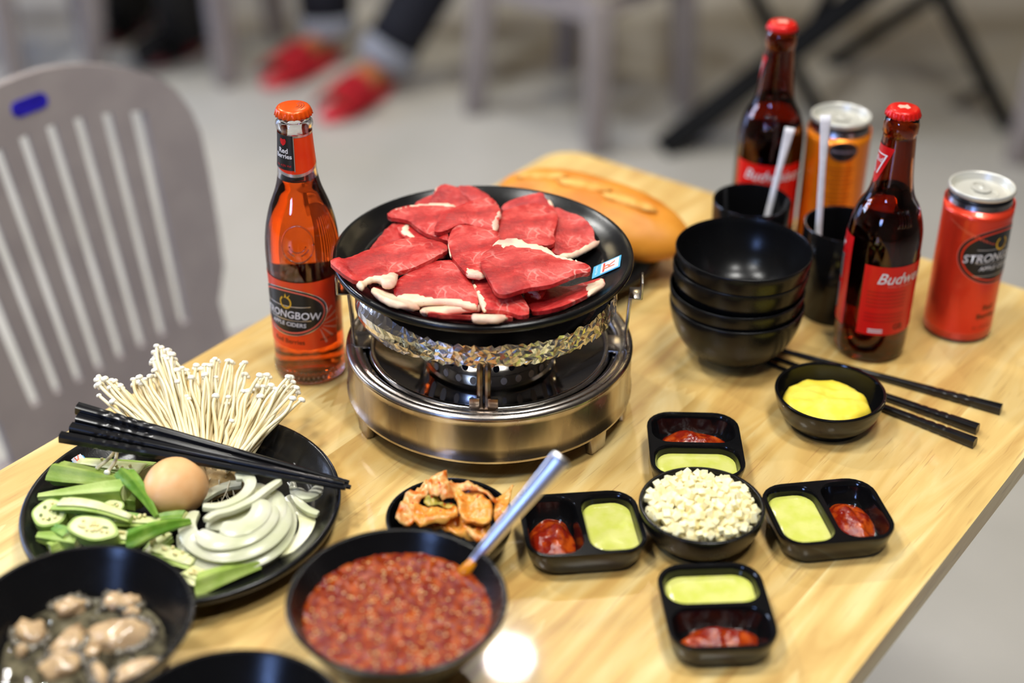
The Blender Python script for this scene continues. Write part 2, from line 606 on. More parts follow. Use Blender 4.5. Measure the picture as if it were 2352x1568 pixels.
table = thing('dining_table', 'pale wooden dining table of glued staves carrying all the food and drinks', 'table', LW(0.668, -0.554, 0), rz=TA)
TL, TW, TK = 1.2, 0.608, 0.022
nst = 10
sw = TW / nst
for s in range(nst):
    y0 = -TW / 2 + s * sw
    y1 = y0 + sw
    cuts = [-TL / 2]
    x = -TL / 2 + random.uniform(0.12, 0.42)
    while x < TL / 2 - 0.12:
        cuts.append(x)
        x += random.uniform(0.26, 0.46)
    cuts.append(TL / 2)
    nt_ = 14
    for k in range(len(cuts) - 1):
        xa, xb = cuts[k], cuts[k + 1]

        def edge(xe, first, last):
            if (first or last):
                return [(xe, y0), (xe, y1)]
            return [(xe + (0.0055 if i % 2 else -0.0055), y0 + sw * i / nt_) for i in range(nt_ + 1)]
        ea = edge(xa, k == 0, False)
        eb = edge(xb, False, k == len(cuts) - 2)
        poly = [(a, b) for a, b in ea][::-1] + [(a, b) for a, b in eb]
        # outline runs: end a from y1 to y0, then end b from y0 to y1
        if (s in (0, nst - 1)) and k == len(cuts) - 2:
            R = 0.034
            yc = y0 + R if s == 0 else y1 - R
            arc = [(TL / 2 - R + R * math.sin(t * PI / 16), (yc - R * math.cos(t * PI / 16)) if s == 0 else (yc + R * math.cos(t * PI / 16))) for t in range(9)]
            b_ = arc + [(TL / 2, y1)] if s == 0 else [(TL / 2, y0)] + arc[::-1]
            poly = [(a, b) for a, b in ea][::-1] + b_
        cx = (xa + xb) / 2
        cy = (y0 + y1) / 2
        v, f = fill2d(poly, 0)
        bm = bmesh.new()
        ch = 0.00018
        top = [bm.verts.new((q[0] - cx, q[1] - cy, 0)) for q in v]
        bot = [bm.verts.new((q[0] - cx, q[1] - cy, -TK)) for q in v]
        n = len(poly)
        for t in f:
            bm.faces.new([top[i] for i in t])
            bm.faces.new([bot[i] for i in reversed(t)])
        for i in range(n):
            j = (i + 1) % n
            bm.faces.new((top[j], top[i], bot[i], bot[j]))
        bmesh.ops.recalc_face_normals(bm, faces=bm.faces)
        o = obj('plank', bm, WOOD, table, local=True, smooth=False)
        o.location = (cx, cy, TT)
M_frame = pm('black_frame_paint', (0.008, 0.008, 0.0085, 1), 0.6, spec=0.2)
bm = bmesh.new()
for sy in (-1, 1): box(bm, 0, sy * (TW / 2 - 0.07), TT - TK - 0.02, TL - 0.24, 0.03, 0.04, 0.002)
for sx in (-1, 1): box(bm, sx * (TL / 2 - 0.12), 0, TT - TK - 0.02, 0.03, TW - 0.17, 0.04, 0.002)
obj('underframe', bm, M_frame, table, local=True)
for sx in (-1, 1):
    bm = bmesh.new()
    box(bm, sx * 0.24, 0.06, (TT - TK - 0.04) / 2, 0.05, 0.05, TT - TK - 0.04, 0.003)
    box(bm, sx * 0.24, 0.06, 0.015, 0.06, 0.40, 0.03, 0.003)
    obj('leg', bm, M_frame, table, local=True)

# ------------------------------------------------------------------ bowls and plates
def bowl_curve(t, fr, R, k):
    """radius of the wall at height fraction t: k=1 round bowl, k=0 straight cone"""
    a = math.acos(max(-1, 1 - t))
    return fr + (R - fr) * (k * math.sin(a) + (1 - k) * t)


def bowl_bm(c, R, H, fr, k=0.8, wall=0.0028, floor=0.006, seg=64, wob=0.0):
    pr = [(0, 0.0022), (fr - 0.0035, 0.0022), (fr - 0.0028, 0.0), (fr - 0.0004, 0.0), (fr, 0.0008), (fr + 0.0002, 0.0042)]
    n = 14
    z0 = 0.0042
    for i in range(1, n + 1):
        t = (i / n) ** 1.5
        pr.append((bowl_curve(t, fr, R, k), z0 + (H - z0 - 0.0012) * t))
    pr += [(R - 0.0003, H - 0.0004), (R - 0.0012, H), (R - wall + 0.0004, H - 0.0002), (R - wall, H - 0.001)]
    for i in range(n - 1, -1, -1):
        t = (i / n) ** 1.5
        r = bowl_curve(t, fr, R, k) - wall
        z = max(floor, floor + (H - 0.001 - floor) * t)
        if r > 0: pr.append((r, z))
    pr.append((0, floor - 0.0006))
    mod = None
    if wob:
        mod = lambda r, z, a: r * (1 + wob * (z / H) * (math.sin(2 * a + 0.5) * .6 + math.sin(3 * a + 1.1) * .6))
    return lathe(pr, seg, (c[0], c[1], c[2]), mod)


def plate_prof(R=0.1148, H=0.022):
    return [(0, 0.003), (0.058, 0.003), (0.06, 0.0), (0.064, 0.0), (0.066, 0.003), (0.084, 0.004), (0.094, 0.0085), (R - 0.004, H - 0.0055), (R - 0.001, H - 0.0055), (R, H - 0.0035), (R - 0.0004, H - 0.0012),
            (R - 0.0022, H), (R - 0.0042, H - 0.0006), (0.104, H - 0.0055), (0.0955, 0.0118), (0.0925, 0.0108), (0.084, 0.0062), (0.076, 0.0053), (0.04, 0.0048), (0, 0.0048)]


def plate_z(r, H=0.022):
    """height of the plate's upper face over its foot"""
    ks = [(0, 0.0048), (0.076, 0.0053), (0.084, 0.0062), (0.0925, 0.0108), (0.104, 0.0165), (0.1106, 0.0214), (0.5, 0.0222)]
    for (a, za), (b, zb) in zip(ks[:-1], ks[1:]):
        if r <= b: return za + (zb - za) * (r - a) / (b - a)
    return ks[-1][1]


def sticker(bm_parent, pts4, name='sticker'):
    """small maker's sticker on a plate: pts4 are the world corners (a b along the long side, then c d)"""
    a, b, c, d = [Vector(q) for q in pts4]
    nrm = (b - a).cross(d - a).normalized()
    if nrm.z < 0: nrm = -nrm
    q = lambda u, v, h: a + (b - a) * u + (d - a) * v + nrm * h

    def rect(u0, u1, v0, v1, h):
        bm = bmesh.new()
        bm.faces.new([bm.verts.new(q(u, v, h)) for u, v in ((u0, v0), (u1, v0), (u1, v1), (u0, v1))])
        return bm
    bm = bmesh.new()
    lo = [bm.verts.new(q(u, v, 0.0)) for u, v in ((0, 0), (1, 0), (1, 1), (0, 1))]
    hi = [bm.verts.new(q(u, v, 0.0004)) for u, v in ((0, 0), (1, 0), (1, 1), (0, 1))]
    bm.faces.new(hi)
    for i in range(4): bm.faces.new((lo[i], lo[(i + 1) % 4], hi[(i + 1) % 4], hi[i]))
    s = obj(name, bm, pm('sticker_blue', C(84, 170, 214), 0.35), bm_parent, smooth=False)
    obj('sticker_panel', rect(0.3, 0.94, 0.08, 0.92, 0.0006), pm('sticker_white', C(216, 216, 226), 0.35), s, smooth=False)
    obj('sticker_panel', rect(0.37, 0.44, 0.14, 0.86, 0.0008), pm('sticker_red', C(214, 70, 50), 0.35), s, smooth=False)
    L1 = (b - a).length
    L2 = (d - a).length
    for (txt, u, v, size, col) in (('R', 0.62, 0.5, 0.62, C(232, 110, 70)), ('MELAMINE', 0.15, 0.5, 0.13, C(200, 225, 236))):
        t = text_bm(txt, size * L2 * 1.25)
        e1, e2 = (d - a).normalized(), -(b - a).normalized()
        for vtx in t.verts:
            vtx.co = q(u, v, 0.0009) + e1 * vtx.co.x + e2 * vtx.co.y
        obj('lettering', t, pm('ink_' + txt, col, 0.4), s, smooth=False)


def text_bm(s, size, shear=0.0, bold=0.0):
    c = bpy.data.curves.new('txt', 'FONT')
    c.body = s
    c.size = size
    c.shear = shear
    c.align_x = 'CENTER'
    c.align_y = 'CENTER'
    c.offset = bold * size
    c.resolution_u = 3
    o = bpy.data.objects.new('txt', c)
    COL.objects.link(o)
    bpy.context.view_layer.update()
    me = bpy.data.meshes.new_from_object(o.evaluated_get(bpy.context.evaluated_depsgraph_get()))
    bm = bmesh.new()
    bm.from_mesh(me)
    bpy.data.objects.remove(o)
    bpy.data.curves.remove(c)
    bpy.data.meshes.remove(me)
    return bm


# --- stove under the meat plate
SX, SY = -0.0176, 1.037
SB = Vector((SX, SY, TT))
stove = thing('gas_stove', 'round stainless steel tabletop gas stove under the foil-lined pan and meat plate', 'stove', SB)
prof = smooth_prof([(0.1122, 0.0190), (0.1130, 0.0184), (0.1131, 0.0206)], 3) + [(0.1121, 0.0222), (0.1118, 0.030), (0.1118, 0.050)] + \
    smooth_prof([(0.1118, 0.0535), (0.1125, 0.0552), (0.1118, 0.0577), (0.109, 0.0592), (0.1065, 0.0585), (0.1052, 0.0572)], 4)
prof += smooth_prof([(0.1045, 0.0576), (0.1025, 0.0582), (0.1005, 0.0572)], 3) + [(0.0995, 0.0548), (0.108, 0.0500), (0.1092, 0.030), (0.1105, 0.0195), (0.1122, 0.0190)]
obj('body', lathe(prof, 96, SB), M_brushed, stove, auto=0.7)
obj('drip_tray', lathe([(0.104, 0.0545), (0.098, 0.0552), (0.0965, 0.0535), (0.091, 0.0495), (0.055, 0.0415), (0.0, 0.0410), (0, 0.039), (0.056, 0.039), (0.1, 0.046), (0.1045, 0.0535), (0.104, 0.0545)], 72, SB), pm('polished_tray', C(150, 148, 146), 0.07, 1.0, bump=0.06, bs=40), stove, auto=0.6)
obj('trim_ring', lathe(smooth_prof([(0.0955, 0.0538), (0.0945, 0.0556), (0.0925, 0.0562), (0.0905, 0.055), (0.0900, 0.0505), (0.093, 0.050), (0.0955, 0.0538)], 3), 80, SB), M_steel, stove)
bn = obj('burner', lathe([(0.0, 0.0405), (0.051, 0.0410), (0.0515, 0.0435), (0.0495, 0.045), (0.0492, 0.0535), (0.0505, 0.055), (0.0490, 0.0665), (0.046, 0.0685), (0.038, 0.0672), (0.037, 0.0695), (0.036, 0.0752), (0.033, 0.0766), (0, 0.077)], 64, SB), M_steel, stove, auto=0.5)
hb = bmesh.new()
bmesh.ops.create_circle(hb, cap_ends=True, segments=12, radius=0.0025)
for v in hb.verts: v.co.y *= 1.25
ext = bmesh.ops.extrude_face_region(hb, geom=hb.faces[:])
bmesh.ops.translate(hb, vec=(0, 0, 0.0006), verts=[v for v in ext['geom'] if isinstance(v, bmesh.types.BMVert)])
hme = bpy.data.meshes.new('vent_hole')
hb.to_mesh(hme); hb.free()
hme.materials.append(pm('vent_dark', (0.004, 0.004, 0.004, 1), 0.9))
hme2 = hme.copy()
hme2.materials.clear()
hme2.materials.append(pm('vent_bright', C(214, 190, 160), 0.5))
for i in range(26):
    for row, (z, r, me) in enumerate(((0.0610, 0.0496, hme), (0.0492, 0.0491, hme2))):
        a = 2 * PI * (i + 0.5 * row) / 26
        o = bpy.data.objects.new('vent_hole', me)
        COL.objects.link(o)
        o.parent = bn
        o.location = Vector((r * math.cos(a), r * math.sin(a), z))
        o.rotation_euler = (PI / 2, 0, a + PI / 2)
# pot supports: a pair of rods on a foot plate, with a hooked head
for ai, a in enumerate((-91.5, -3.0, 88.0, 182.0)):
    ar = math.radians(a)
    d = Vector((math.cos(ar), math.sin(ar), 0)); e = Vector((-d.y, d.x, 0))
    s0 = SB
    bm = bmesh.new()
    if ai == 0:
        for s in (-1, 1):
            tube(spline([s0 + d * 0.094 + e * s * 0.0028 + Vector((0, 0, 0.0555)), s0 + d * 0.095 + e * s * 0.0028 + Vector((0, 0, 0.075)), s0 + d * 0.0955 + e * s * 0.0028 + Vector((0, 0, 0.090)), s0 + d * 0.090 + e * s * 0.0028 + Vector((0, 0, 0.0945)), s0 + d * 0.080 + e * s * 0.0028 + Vector((0, 0, 0.094))], 4), 0.0024, 8, bm)
        bar(bm, s0 + d * 0.0945 + e * 0.009 + Vector((0, 0, 0.0572)), s0 + d * 0.0945 - e * 0.009 + Vector((0, 0, 0.0572)), 0.009, 0.0016, 0.0003, 1, d)
        for s in (-1, 1):
            bar(bm, s0 + d * 0.0985 + e * s * 0.0068 + Vector((0, 0, 0.0575)), s0 + d * 0.0985 + e * s * 0.0068 + Vector((0, 0, 0.0665)), 0.0012, 0.0075, 0.0003, 1, d)
    else:
        Z_ = lambda r, h: s0 + d * r + Vector((0, 0, h))
        bar(bm, Z_(0.1055, 0.057), Z_(0.1085, 0.104), 0.0016, 0.018, 0.0004, 1, d)
        bar(bm, Z_(0.1075, 0.1032), Z_(0.1170, 0.1035), 0.0016, 0.018, 0.0004, 1, (0, 0, 1))
        bar(bm, Z_(0.1164, 0.103), Z_(0.1168, 0.1175), 0.0018, 0.018, 0.0005, 1, d)
        bar(bm, Z_(0.0930, 0.0575), Z_(0.1065, 0.0575), 0.0016, 0.024, 0.0004, 1, (0, 0, 1))
    obj('pot_support', bm, M_steel if ai else pm('burnt_steel', C(150, 120, 90), 0.3, 1.0, col2=C(190, 180, 170), ns=60), stove, auto=0.6)
for k, (px, py) in enumerate(((832, 1017), (1372, 1055))):
    p = P(px, py, 0)
    a = math.atan2(p.y + 0.012 - SY, p.x - SX)
    for a_ in ((a,) if k else (a, a + PI * 0.5 + 0.9, a + PI)):
        d = Vector((math.cos(a_), math.sin(a_), 0)); e = Vector((-d.y, d.x, 0))
        bm = bmesh.new()
        bar(bm, SB + d * 0.1045 + Vector((0, 0, 0.0225)), SB + d * 0.1065, 0.0095, 0.0235, 0.002, 0.72, d)
        obj('leg', bm, M_brushed, stove, auto=0.6)

# --- foil-lined pan on the supports
panb = Vector((-0.0195, 1.0425, TT))
pan = thing('grill_pan', 'shallow grill pan lined with crumpled aluminium foil between the stove and the meat plate', 'pan', panb + Vector((0, 0, 0.0825)))
obj('pan', lathe([(0, 0.0830), (0.045, 0.0832), (0.072, 0.0850), (0.088, 0.0920), (0.0975, 0.1010), (0.0980, 0.1030), (0.0965, 0.1034), (0.087, 0.0945), (0.071, 0.0868), (0, 0.0852)], 72, panb), M_soot, pan, auto=0.6)


def foil_bm():
    bm = bmesh.new()
    seg, rows = 210, 6
    fr = random.Random(21)
    g = []
    for j in range(rows + 1):
        t = j / rows
        row = []
        for i in range(seg):
            a = 2 * PI * (i + 0.5 * (j % 2) + fr.uniform(-.3, .3)) / seg
            da = (a - math.radians(214) + PI) % (2 * PI) - PI
            fl = math.exp(-(da / 0.40) ** 2)          # loose flap at the left front
            calm = 1 - 0.65 * fl
            r0 = 0.1005 - 0.0015 * t + fl * (0.006 * math.sin(PI * t) + 0.003 * t)
            z0 = 0.0912 + 0.0165 * t + fl * (0.009 * t - 0.003 * (1 - t))
            r = r0 + fr.uniform(-1, 1) * 0.0005 * calm
            z = z0 + fr.uniform(-1, 1) * (0.0008 if 0 < j < rows else 0.0017) * calm
            row.append(bm.verts.new((panb.x + r * math.cos(a), panb.y + r * math.sin(a), panb.z + z)))
        g.append(row)
    for j in range(rows):
        for i in range(seg):
            i2 = (i + 1) % seg
            if fr.random() < 0.5:
                bm.faces.new((g[j][i], g[j][i2], g[j + 1][i2])); bm.faces.new((g[j][i], g[j + 1][i2], g[j + 1][i]))
            else:
                bm.faces.new((g[j][i], g[j][i2], g[j + 1][i])); bm.faces.new((g[j][i2], g[j + 1][i2], g[j + 1][i]))
    inner = [bm.verts.new((panb.x + 0.083 * math.cos(2 * PI * i / seg), panb.y + 0.083 * math.sin(2 * PI * i / seg), panb.z + 0.0945)) for i in range(seg)]
    for i in range(seg): bm.faces.new((g[0][(i + 1) % seg], g[0][i], inner[i], inner[(i + 1) % seg]))
    return bm


obj('foil_lining', foil_bm(), M_foil, pan, smooth=False)

# --- meat plate
MPZ = 0.111
MPX, MPY = -0.0226, 1.0435
mplate = thing('meat_plate', 'round black plate piled with raw beef slices on top of the stove', 'plate', (MPX, MPY, TT + MPZ))
obj('dish', lathe(smooth_prof(plate_prof(), 3), 96, (MPX, MPY, TT + MPZ)), M_plate, mplate, auto=0.8)
cb = crop(1080, 420, 4.355)


def on_plate(px, py, lift=0.0, cx=MPX, cy=MPY, base=MPZ, lay=None):
    z = base + 0.008
    for _ in range(12):
        p = P(px, py, z)
        zz = base + plate_z(math.hypot(p.x - cx, p.y - cy)) + lift
        if lay is not None: zz = max(zz, lay)
        z = z * 0.4 + zz * 0.6
    return P(px, py, z)


st = [on_plate(*cb(*q), lift=0.0006) for q in ((1218, 962), (1497, 838), (1510, 725), (1238, 845))]
sticker(mplate, st)

ca = crop(780, 420, 4.355)
MEAT = [
    # (layer height above plate foot, lean outline, fat outlines, crop, label)
    (0.0085, [(285, 720), (420, 560), (570, 430), (640, 480), (760, 590), (1080, 640), (1090, 720), (1040, 790), (600, 800), (300, 750)], [], ca, 'beef slice lying flat on the left of the plate under two others'),
    (0.0085, [(740, 245), (860, 185), (945, 165), (960, 250), (900, 320), (780, 320)], [], ca, 'small beef corner peeking out behind the folded slice at the back left'),
    (0.0085, [(1170, 75), (1330, 68), (1450, 140), (1515, 190), (1500, 260), (1310, 260), (1180, 160)], [], ca, 'beef slice at the very back of the plate, behind the folded slice'),
    (0.012, [(905, 255), (960, 110), (1030, 60), (1130, 75), (1200, 100), (1335, 215), (1300, 330), (1000, 330)], [[(905, 255), (948, 120), (985, 75), (1010, 75), (975, 130), (930, 255)]], ca, 'pale beef slice standing up at the back with a white edge on its left'),
    (0.0085, [(310, 290), (420, 230), (600, 160), (720, 130), (760, 190), (860, 290), (900, 360), (600, 360), (330, 340)], [[(758, 190), (800, 182), (832, 250), (850, 285), (800, 280)]], cb, 'dark beef slice with a fatty corner behind the right-hand group'),
    (0.0120, [(830, 320), (870, 290), (960, 340), (1100, 370), (1180, 430), (1230, 500), (1245, 590), (1260, 620), (1050, 735), (900, 755), (830, 740), (760, 660), (780, 480)], [[(850, 745), (1000, 735), (1100, 690), (1200, 625), (1297, 592), (1280, 640), (1150, 712), (1040, 762), (940, 775)]], cb, 'beef slice on the right of the plate with thin white lower rim'),
    (0.0115, [(570, 470), (610, 405), (720, 430), (860, 520), (1080, 640), (1080, 700), (900, 690), (700, 620), (600, 540)], [[(598, 505), (672, 450), (712, 455), (705, 520), (782, 572), (745, 605), (620, 550)]], ca, 'small beef piece with a white fat knob tucked under the folded slice'),
    (0.0085, [(330, 1090), (420, 1060), (700, 1130), (830, 1240), (800, 1296), (620, 1285), (450, 1220), (330, 1130)], [[(322, 1088), (400, 1120), (560, 1180), (700, 1240), (822, 1272), (790, 1300), (620, 1288), (450, 1222), (318, 1128)]], ca, 'beef slice showing only its long curved fat strip at the front left rim'),
    (0.0085, [(840, 1325), (1000, 1300), (1300, 1290), (1480, 1310), (1650, 1350), (1760, 1390), (1500, 1410), (1200, 1400), (950, 1370)], [[(1308, 1378), (1500, 1364), (1640, 1353), (1705, 1388), (1600, 1412), (1400, 1417), (1318, 1412)]], ca, 'lowest beef slice at the front rim with a pale strip on its right'),
    (0.0120, [(800, 1270), (820, 1200), (1000, 1200), (1250, 1220), (1420, 1230), (1435, 1300), (1250, 1330), (1050, 1335), (840, 1335)], [[(788, 1280), (822, 1224), (900, 1222), (1100, 1250), (1250, 1262), (1420, 1245), (1435, 1302), (1250, 1332), (1050, 1338), (900, 1332), (838, 1340)]], ca, 'beef slice with a thick white fat band at the front centre'),
    (0.0100, [(530, 1180), (640, 1140), (790, 1050), (880, 1075), (1000, 1080), (1100, 1060), (1180, 1040), (1330, 985), (1355, 1040), (1170, 1170), (1000, 1250), (850, 1310), (700, 1330), (600, 1310), (560, 1240)], [[(1130, 1090), (1230, 1040), (1332, 983), (1358, 1040), (1260, 1112), (1165, 1175)]], cb, 'beef slice at the front right rim with a white tip pointing right'),
    (0.0135, [(500, 1100), (640, 1060), (780, 1050), (740, 1130), (704, 1182), (600, 1160), (500, 1122)], [[(490, 1115), (600, 1092), (716, 1108), (705, 1184), (600, 1152)]], cb, 'small beef end with a fatty face below the big right-hand slice'),
    (0.0150, [(0, 985), (120, 960), (250, 1060), (330, 1100), (480, 1120), (540, 1210), (603, 1322), (550, 1370), (450, 1360), (330, 1330), (200, 1320), (140, 1310), (100, 1200), (50, 1100)], [[(-2, 985), (40, 985), (70, 1080), (150, 1200), (182, 1262), (150, 1322), (110, 1290), (60, 1130), (10, 1040)]], cb, 'beef strip running to the front rim with a silvery left edge'),
    (0.0160, [(540, 1090), (570, 1020), (640, 960), (700, 920), (800, 860), (900, 840), (1060, 825), (1140, 820), (1220, 900), (1300, 990), (1335, 1080), (1380, 1160), (1387, 1240), (1370, 1277), (1200, 1252), (900, 1217), (820, 1240), (650, 1200), (550, 1175)], [[(548, 1177), (620, 1150), (720, 1140), (830, 1165), (900, 1190), (1100, 1195), (1250, 1205), (1386, 1240), (1368, 1279), (1200, 1254), (1000, 1228), (850, 1228), (800, 1244), (650, 1218)]], ca, 'large marbled beef slice in the front centre with a white lower rim'),
    (0.0165, [(220, 530), (310, 330), (420, 290), (560, 250), (680, 240), (760, 260), (850, 300), (880, 380), (860, 470), (830, 540), (855, 620), (800, 662), (680, 652), (560, 662), (420, 640), (290, 640), (220, 600)], [], cb, 'broad smooth beef slice right of the centre, behind the big front slice'),
    (0.0165, [(480, 340), (590, 290), (720, 262), (910, 250), (1190, 262), (1090, 380), (1080, 520), (1092, 612), (1087, 652), (880, 540), (760, 460), (700, 412), (590, 390), (492, 390)], [[(590, 290), (720, 262), (910, 243), (1100, 243), (1192, 268), (1130, 292), (900, 275), (700, 287), (520, 335), (482, 342)]], ca, 'pointed beef slice at the back left with a white strip along its top'),
    (0.0210, [(935, 525), (1000, 370), (1060, 330), (1190, 270), (1330, 215), (1510, 190), (1570, 240), (1607, 300), (1617, 350), (1592, 400), (1582, 470), (1530, 515), (1400, 482), (1280, 442), (1180, 462), (1100, 500), (1000, 537)], [[(1560, 240), (1612, 320), (1619, 370), (1587, 400), (1597, 475), (1530, 518), (1493, 445), (1550, 380), (1572, 310)]], ca, 'beef slice folded over at the back centre with a yellowish fat right edge'),
    (0.0190, [(-90, 815), (-85, 870), (20, 950), (170, 1055), (240, 1030), (430, 990), (590, 930), (700, 900), (800, 870), (940, 812), (1022, 762), (1092, 722), (1062, 662), (900, 602), (760, 590), (600, 620), (480, 660), (280, 722), (150, 790), (60, 808)], [[(168, 1055), (260, 1010), (420, 975), (590, 925), (577, 1030), (540, 1082), (432, 1092), (420, 1042), (350, 1020), (262, 1062), (240, 1118), (188, 1092)]], ca, 'large beef slice hanging over the left rim of the plate'),
    (0.0205, [(1085, 640), (1095, 570), (1140, 490), (1210, 452), (1350, 470), (1500, 500), (1600, 540), (1600, 640), (1560, 720), (1480, 780), (1470, 860), (1442, 930), (1452, 982), (1380, 987), (1280, 972), (1250, 930), (1180, 850), (1120, 770)], [[(1253, 888), (1290, 878), (1310, 905), (1400, 920), (1447, 950), (1453, 987), (1330, 982), (1268, 967)], [(1083, 650), (1093, 570), (1138, 488), (1200, 452), (1208, 466), (1150, 510), (1108, 600), (1122, 770), (1100, 740)]], ca, 'round-topped beef slice upright in the middle of the pile with a fat lower tip'),
    (0.0245, [(100, 800), (130, 740), (210, 700), (260, 640), (340, 660), (500, 670), (620, 690), (760, 720), (880, 790), (1020, 820), (1130, 850), (1212, 885), (1190, 942), (1100, 942), (960, 1002), (800, 1062), (640, 1082), (480, 1122), (380, 1152), (330, 1162), (260, 1142), (210, 1062), (150, 962), (110, 880)], [[(208, 668), (270, 615), (400, 603), (500, 613), (600, 663), (700, 668), (800, 698), (880, 768), (1010, 798), (1140, 862), (1000, 832), (870, 802), (740, 742), (600, 722), (480, 717), (390, 682), (345, 722), (310, 717), (290, 662)]], cb, 'top beef slice at the centre right with a thick white strip along its upper edge'),
]
for si, (lay, lean, fats, cr, lab) in enumerate(MEAT):
    L0 = MPZ + 0.0085 + (lay - 0.0085) * 1.3
    poly = [on_plate(*cr(*q), lift=0.003, lay=L0) for q in lean]
    hmap = lambda x, y: TT + max(L0, MPZ + plate_z(math.hypot(x - MPX, y - MPY)) + 0.003)
    pl = resample(chaikin([(p.x, p.y) for p in poly], 1), 0.003)
    # small nicks in the cut rim
    pl = [Vector((q[0] + 0.0006 * noise.noise(Vector((q[0] * 400, q[1] * 400, si))), q[1] + 0.0006 * noise.noise(Vector((q[1] * 400, q[0] * 400, si + 9))))) for q in pl]
    m = slab(pl, hmap, 0.0050, 0.0035, 0.0024, 34, 0.0009, seed=si * 3.1, k0=0.8)
    cxy = sum(((q[0]) for q in pl)) / len(pl), sum((q[1] for q in pl)) / len(pl)
    root = thing('beef_slice', lab, 'meat', (cxy[0], cxy[1], hmap(*cxy)), 'raw beef slices on the black plate')
    obj('lean', m, BEEF, root, auto=0.75)
    for ft in fats:
        fp = [on_plate(*cr(*q), lift=0.0036, lay=L0 + 0.0006) for q in ft]
        fl = resample(chaikin([(p.x, p.y) for p in fp], 1), 0.0025)
        fl = [Vector((q[0] + 0.0005 * noise.noise(Vector((q[0] * 500, q[1] * 500, si))), q[1] + 0.0005 * noise.noise(Vector((q[1] * 500, q[0] * 500, si + 9))))) for q in fl]
        obj('fat_strip', slab(fl, lambda x, y: hmap(x, y) + 0.0002, 0.0054, 0.0025, 0.0024, 34, 0.0012, seed=si * 3.1, k0=0.6), M_fat, root)

# --- four stacked bowls
stk = []
for k, (l, r_, b, z) in enumerate(((1542, 1846, 766, 0.054), (1541.5, 1848, 732, 0.067), (1547, 1859, 681, 0.087), (1551, 1868, 645, 0.102))):
    cx = (P(l, b - 75, z) + P(r_, b - 75, z)) / 2
    q = P((l + r_) / 2, b, z)
    R = 0.0557
    labs = ['round black bowl at the bottom of the stack of four', 'round black bowl second from the bottom of the stack of four', 'round black bowl third from the bottom of the stack of four', 'empty round black bowl on top of the stack of four']
    o = obj('bowl', bowl_bm((cx.x, q.y + R, TT + z - 0.054), R, 0.054, 0.022, 0.9, 0.0015), M_black, auto=0.7)
    tag(o, labs[k], 'bowl', 'stacked black bowls')

# --- bowl of butter
bc = Vector((0.2492, 1.0125, TT))
o = obj('butter_bowl', bowl_bm(bc, 0.0432, 0.029, 0.0295, 0.75, wob=0.018), M_blackgloss, auto=0.7)
tag(o, 'small black bowl with a wavy rim holding yellow butter', 'bowl')
bm = bmesh.new()
rows = []
M_ = 40
for j in range(14):
    t = j / 13
    row = []
    for i in range(M_):
        a = 2 * PI * i / M_
        rr = 0.0345 * t * (1 + 0.10 * noise.noise(Vector((math.cos(a) * 2.4, math.sin(a) * 2.4, 3))) + 0.04 * noise.noise(Vector((math.cos(a) * 9, math.sin(a) * 9, 1))))
        x = bc.x - 0.003 + rr * math.cos(a); y = bc.y - 0.0035 + rr * 0.95 * math.sin(a)
        z = TT + 0.0225 + 0.0028 * (1 - t ** 2) + 0.0022 * noise.noise(Vector((x * 70, y * 150, 2))) + 0.0007 * noise.noise(Vector((x * 400, y * 400, 2)))
        if t > 0.9: z -= 0.006 * (t - 0.9) / 0.1
        row.append(bm.verts.new((x, y, z)))
        if j == 0: break
    rows.append(row)
for i in range(M_): bm.faces.new((rows[0][0], rows[1][i], rows[1][(i + 1) % M_]))
for j in range(1, 13):
    for i in range(M_): bm.faces.new((rows[j][i], rows[j + 1][i], rows[j + 1][(i + 1) % M_], rows[j][(i + 1) % M_]))
low = [bm.verts.new((v.co.x * 0.93 + bc.x * 0.07, v.co.y * 0.93 + bc.y * 0.07, TT + 0.0105)) for v in rows[-1]]
for i in range(M_): bm.faces.new((rows[-1][i], low[i], low[(i + 1) % M_], rows[-1][(i + 1) % M_]))
bm.faces.new(low[::-1])
o = obj('butter', bm, pm('butter', C(246, 226, 92), 0.42, col2=C(240, 214, 66), ns=60, sss=0.2, sssr=(1, .8, .2), bump=0.2, bs=240), None)
tag(o, 'smooth yellow butter spread in the wavy-rimmed black bowl', 'butter')

# --- bowl of diced cheese
cc = Vector((0.1343, 0.8645, TT))
o = obj('cheese_bowl', bowl_bm(cc, 0.0443, 0.030, 0.0295, 0.8), M_black, auto=0.7)
tag(o, 'small black bowl in the middle of the sauce dishes, heaped with diced cheese', 'bowl')
M_ch = pm('white_cheese', C(250, 240, 198), 0.45, col2=C(247, 232, 176), ns=160, sss=0.35, sssr=(1, .85, .5), sssc=0.004)
meshes = []
for k, sz in enumerate(((0.0052, 0.0050, 0.0055), (0.0045, 0.0048, 0.0075), (0.0048, 0.0042, 0.0042))):
    b_ = bmesh.new()
    box(b_, 0, 0, 0, *sz, 0.0004)
    me = bpy.data.meshes.new('cheese_cube')
    for f in b_.faces: f.smooth = False
    b_.to_mesh(me); b_.free()
    me.materials.append(M_ch)
    meshes.append(me)
rng = random.Random(5)
pts = []
tries = 0
while len(pts) < 285 and tries < 60000:
    tries += 1
    a = rng.uniform(0, 2 * PI); rr = 0.0375 * math.sqrt(rng.random())
    x, y = rr * math.cos(a), rr * math.sin(a)
    z = 0.0245 + 0.0095 * (1 - (rr / 0.039) ** 2) + rng.choice((0, 0, 0, 0.0035, -0.003))
    if all((x - q[0]) ** 2 + (y - q[1]) ** 2 + (z - q[2]) ** 2 > 0.0040 ** 2 for q in pts): pts.append((x, y, z))
c0 = None
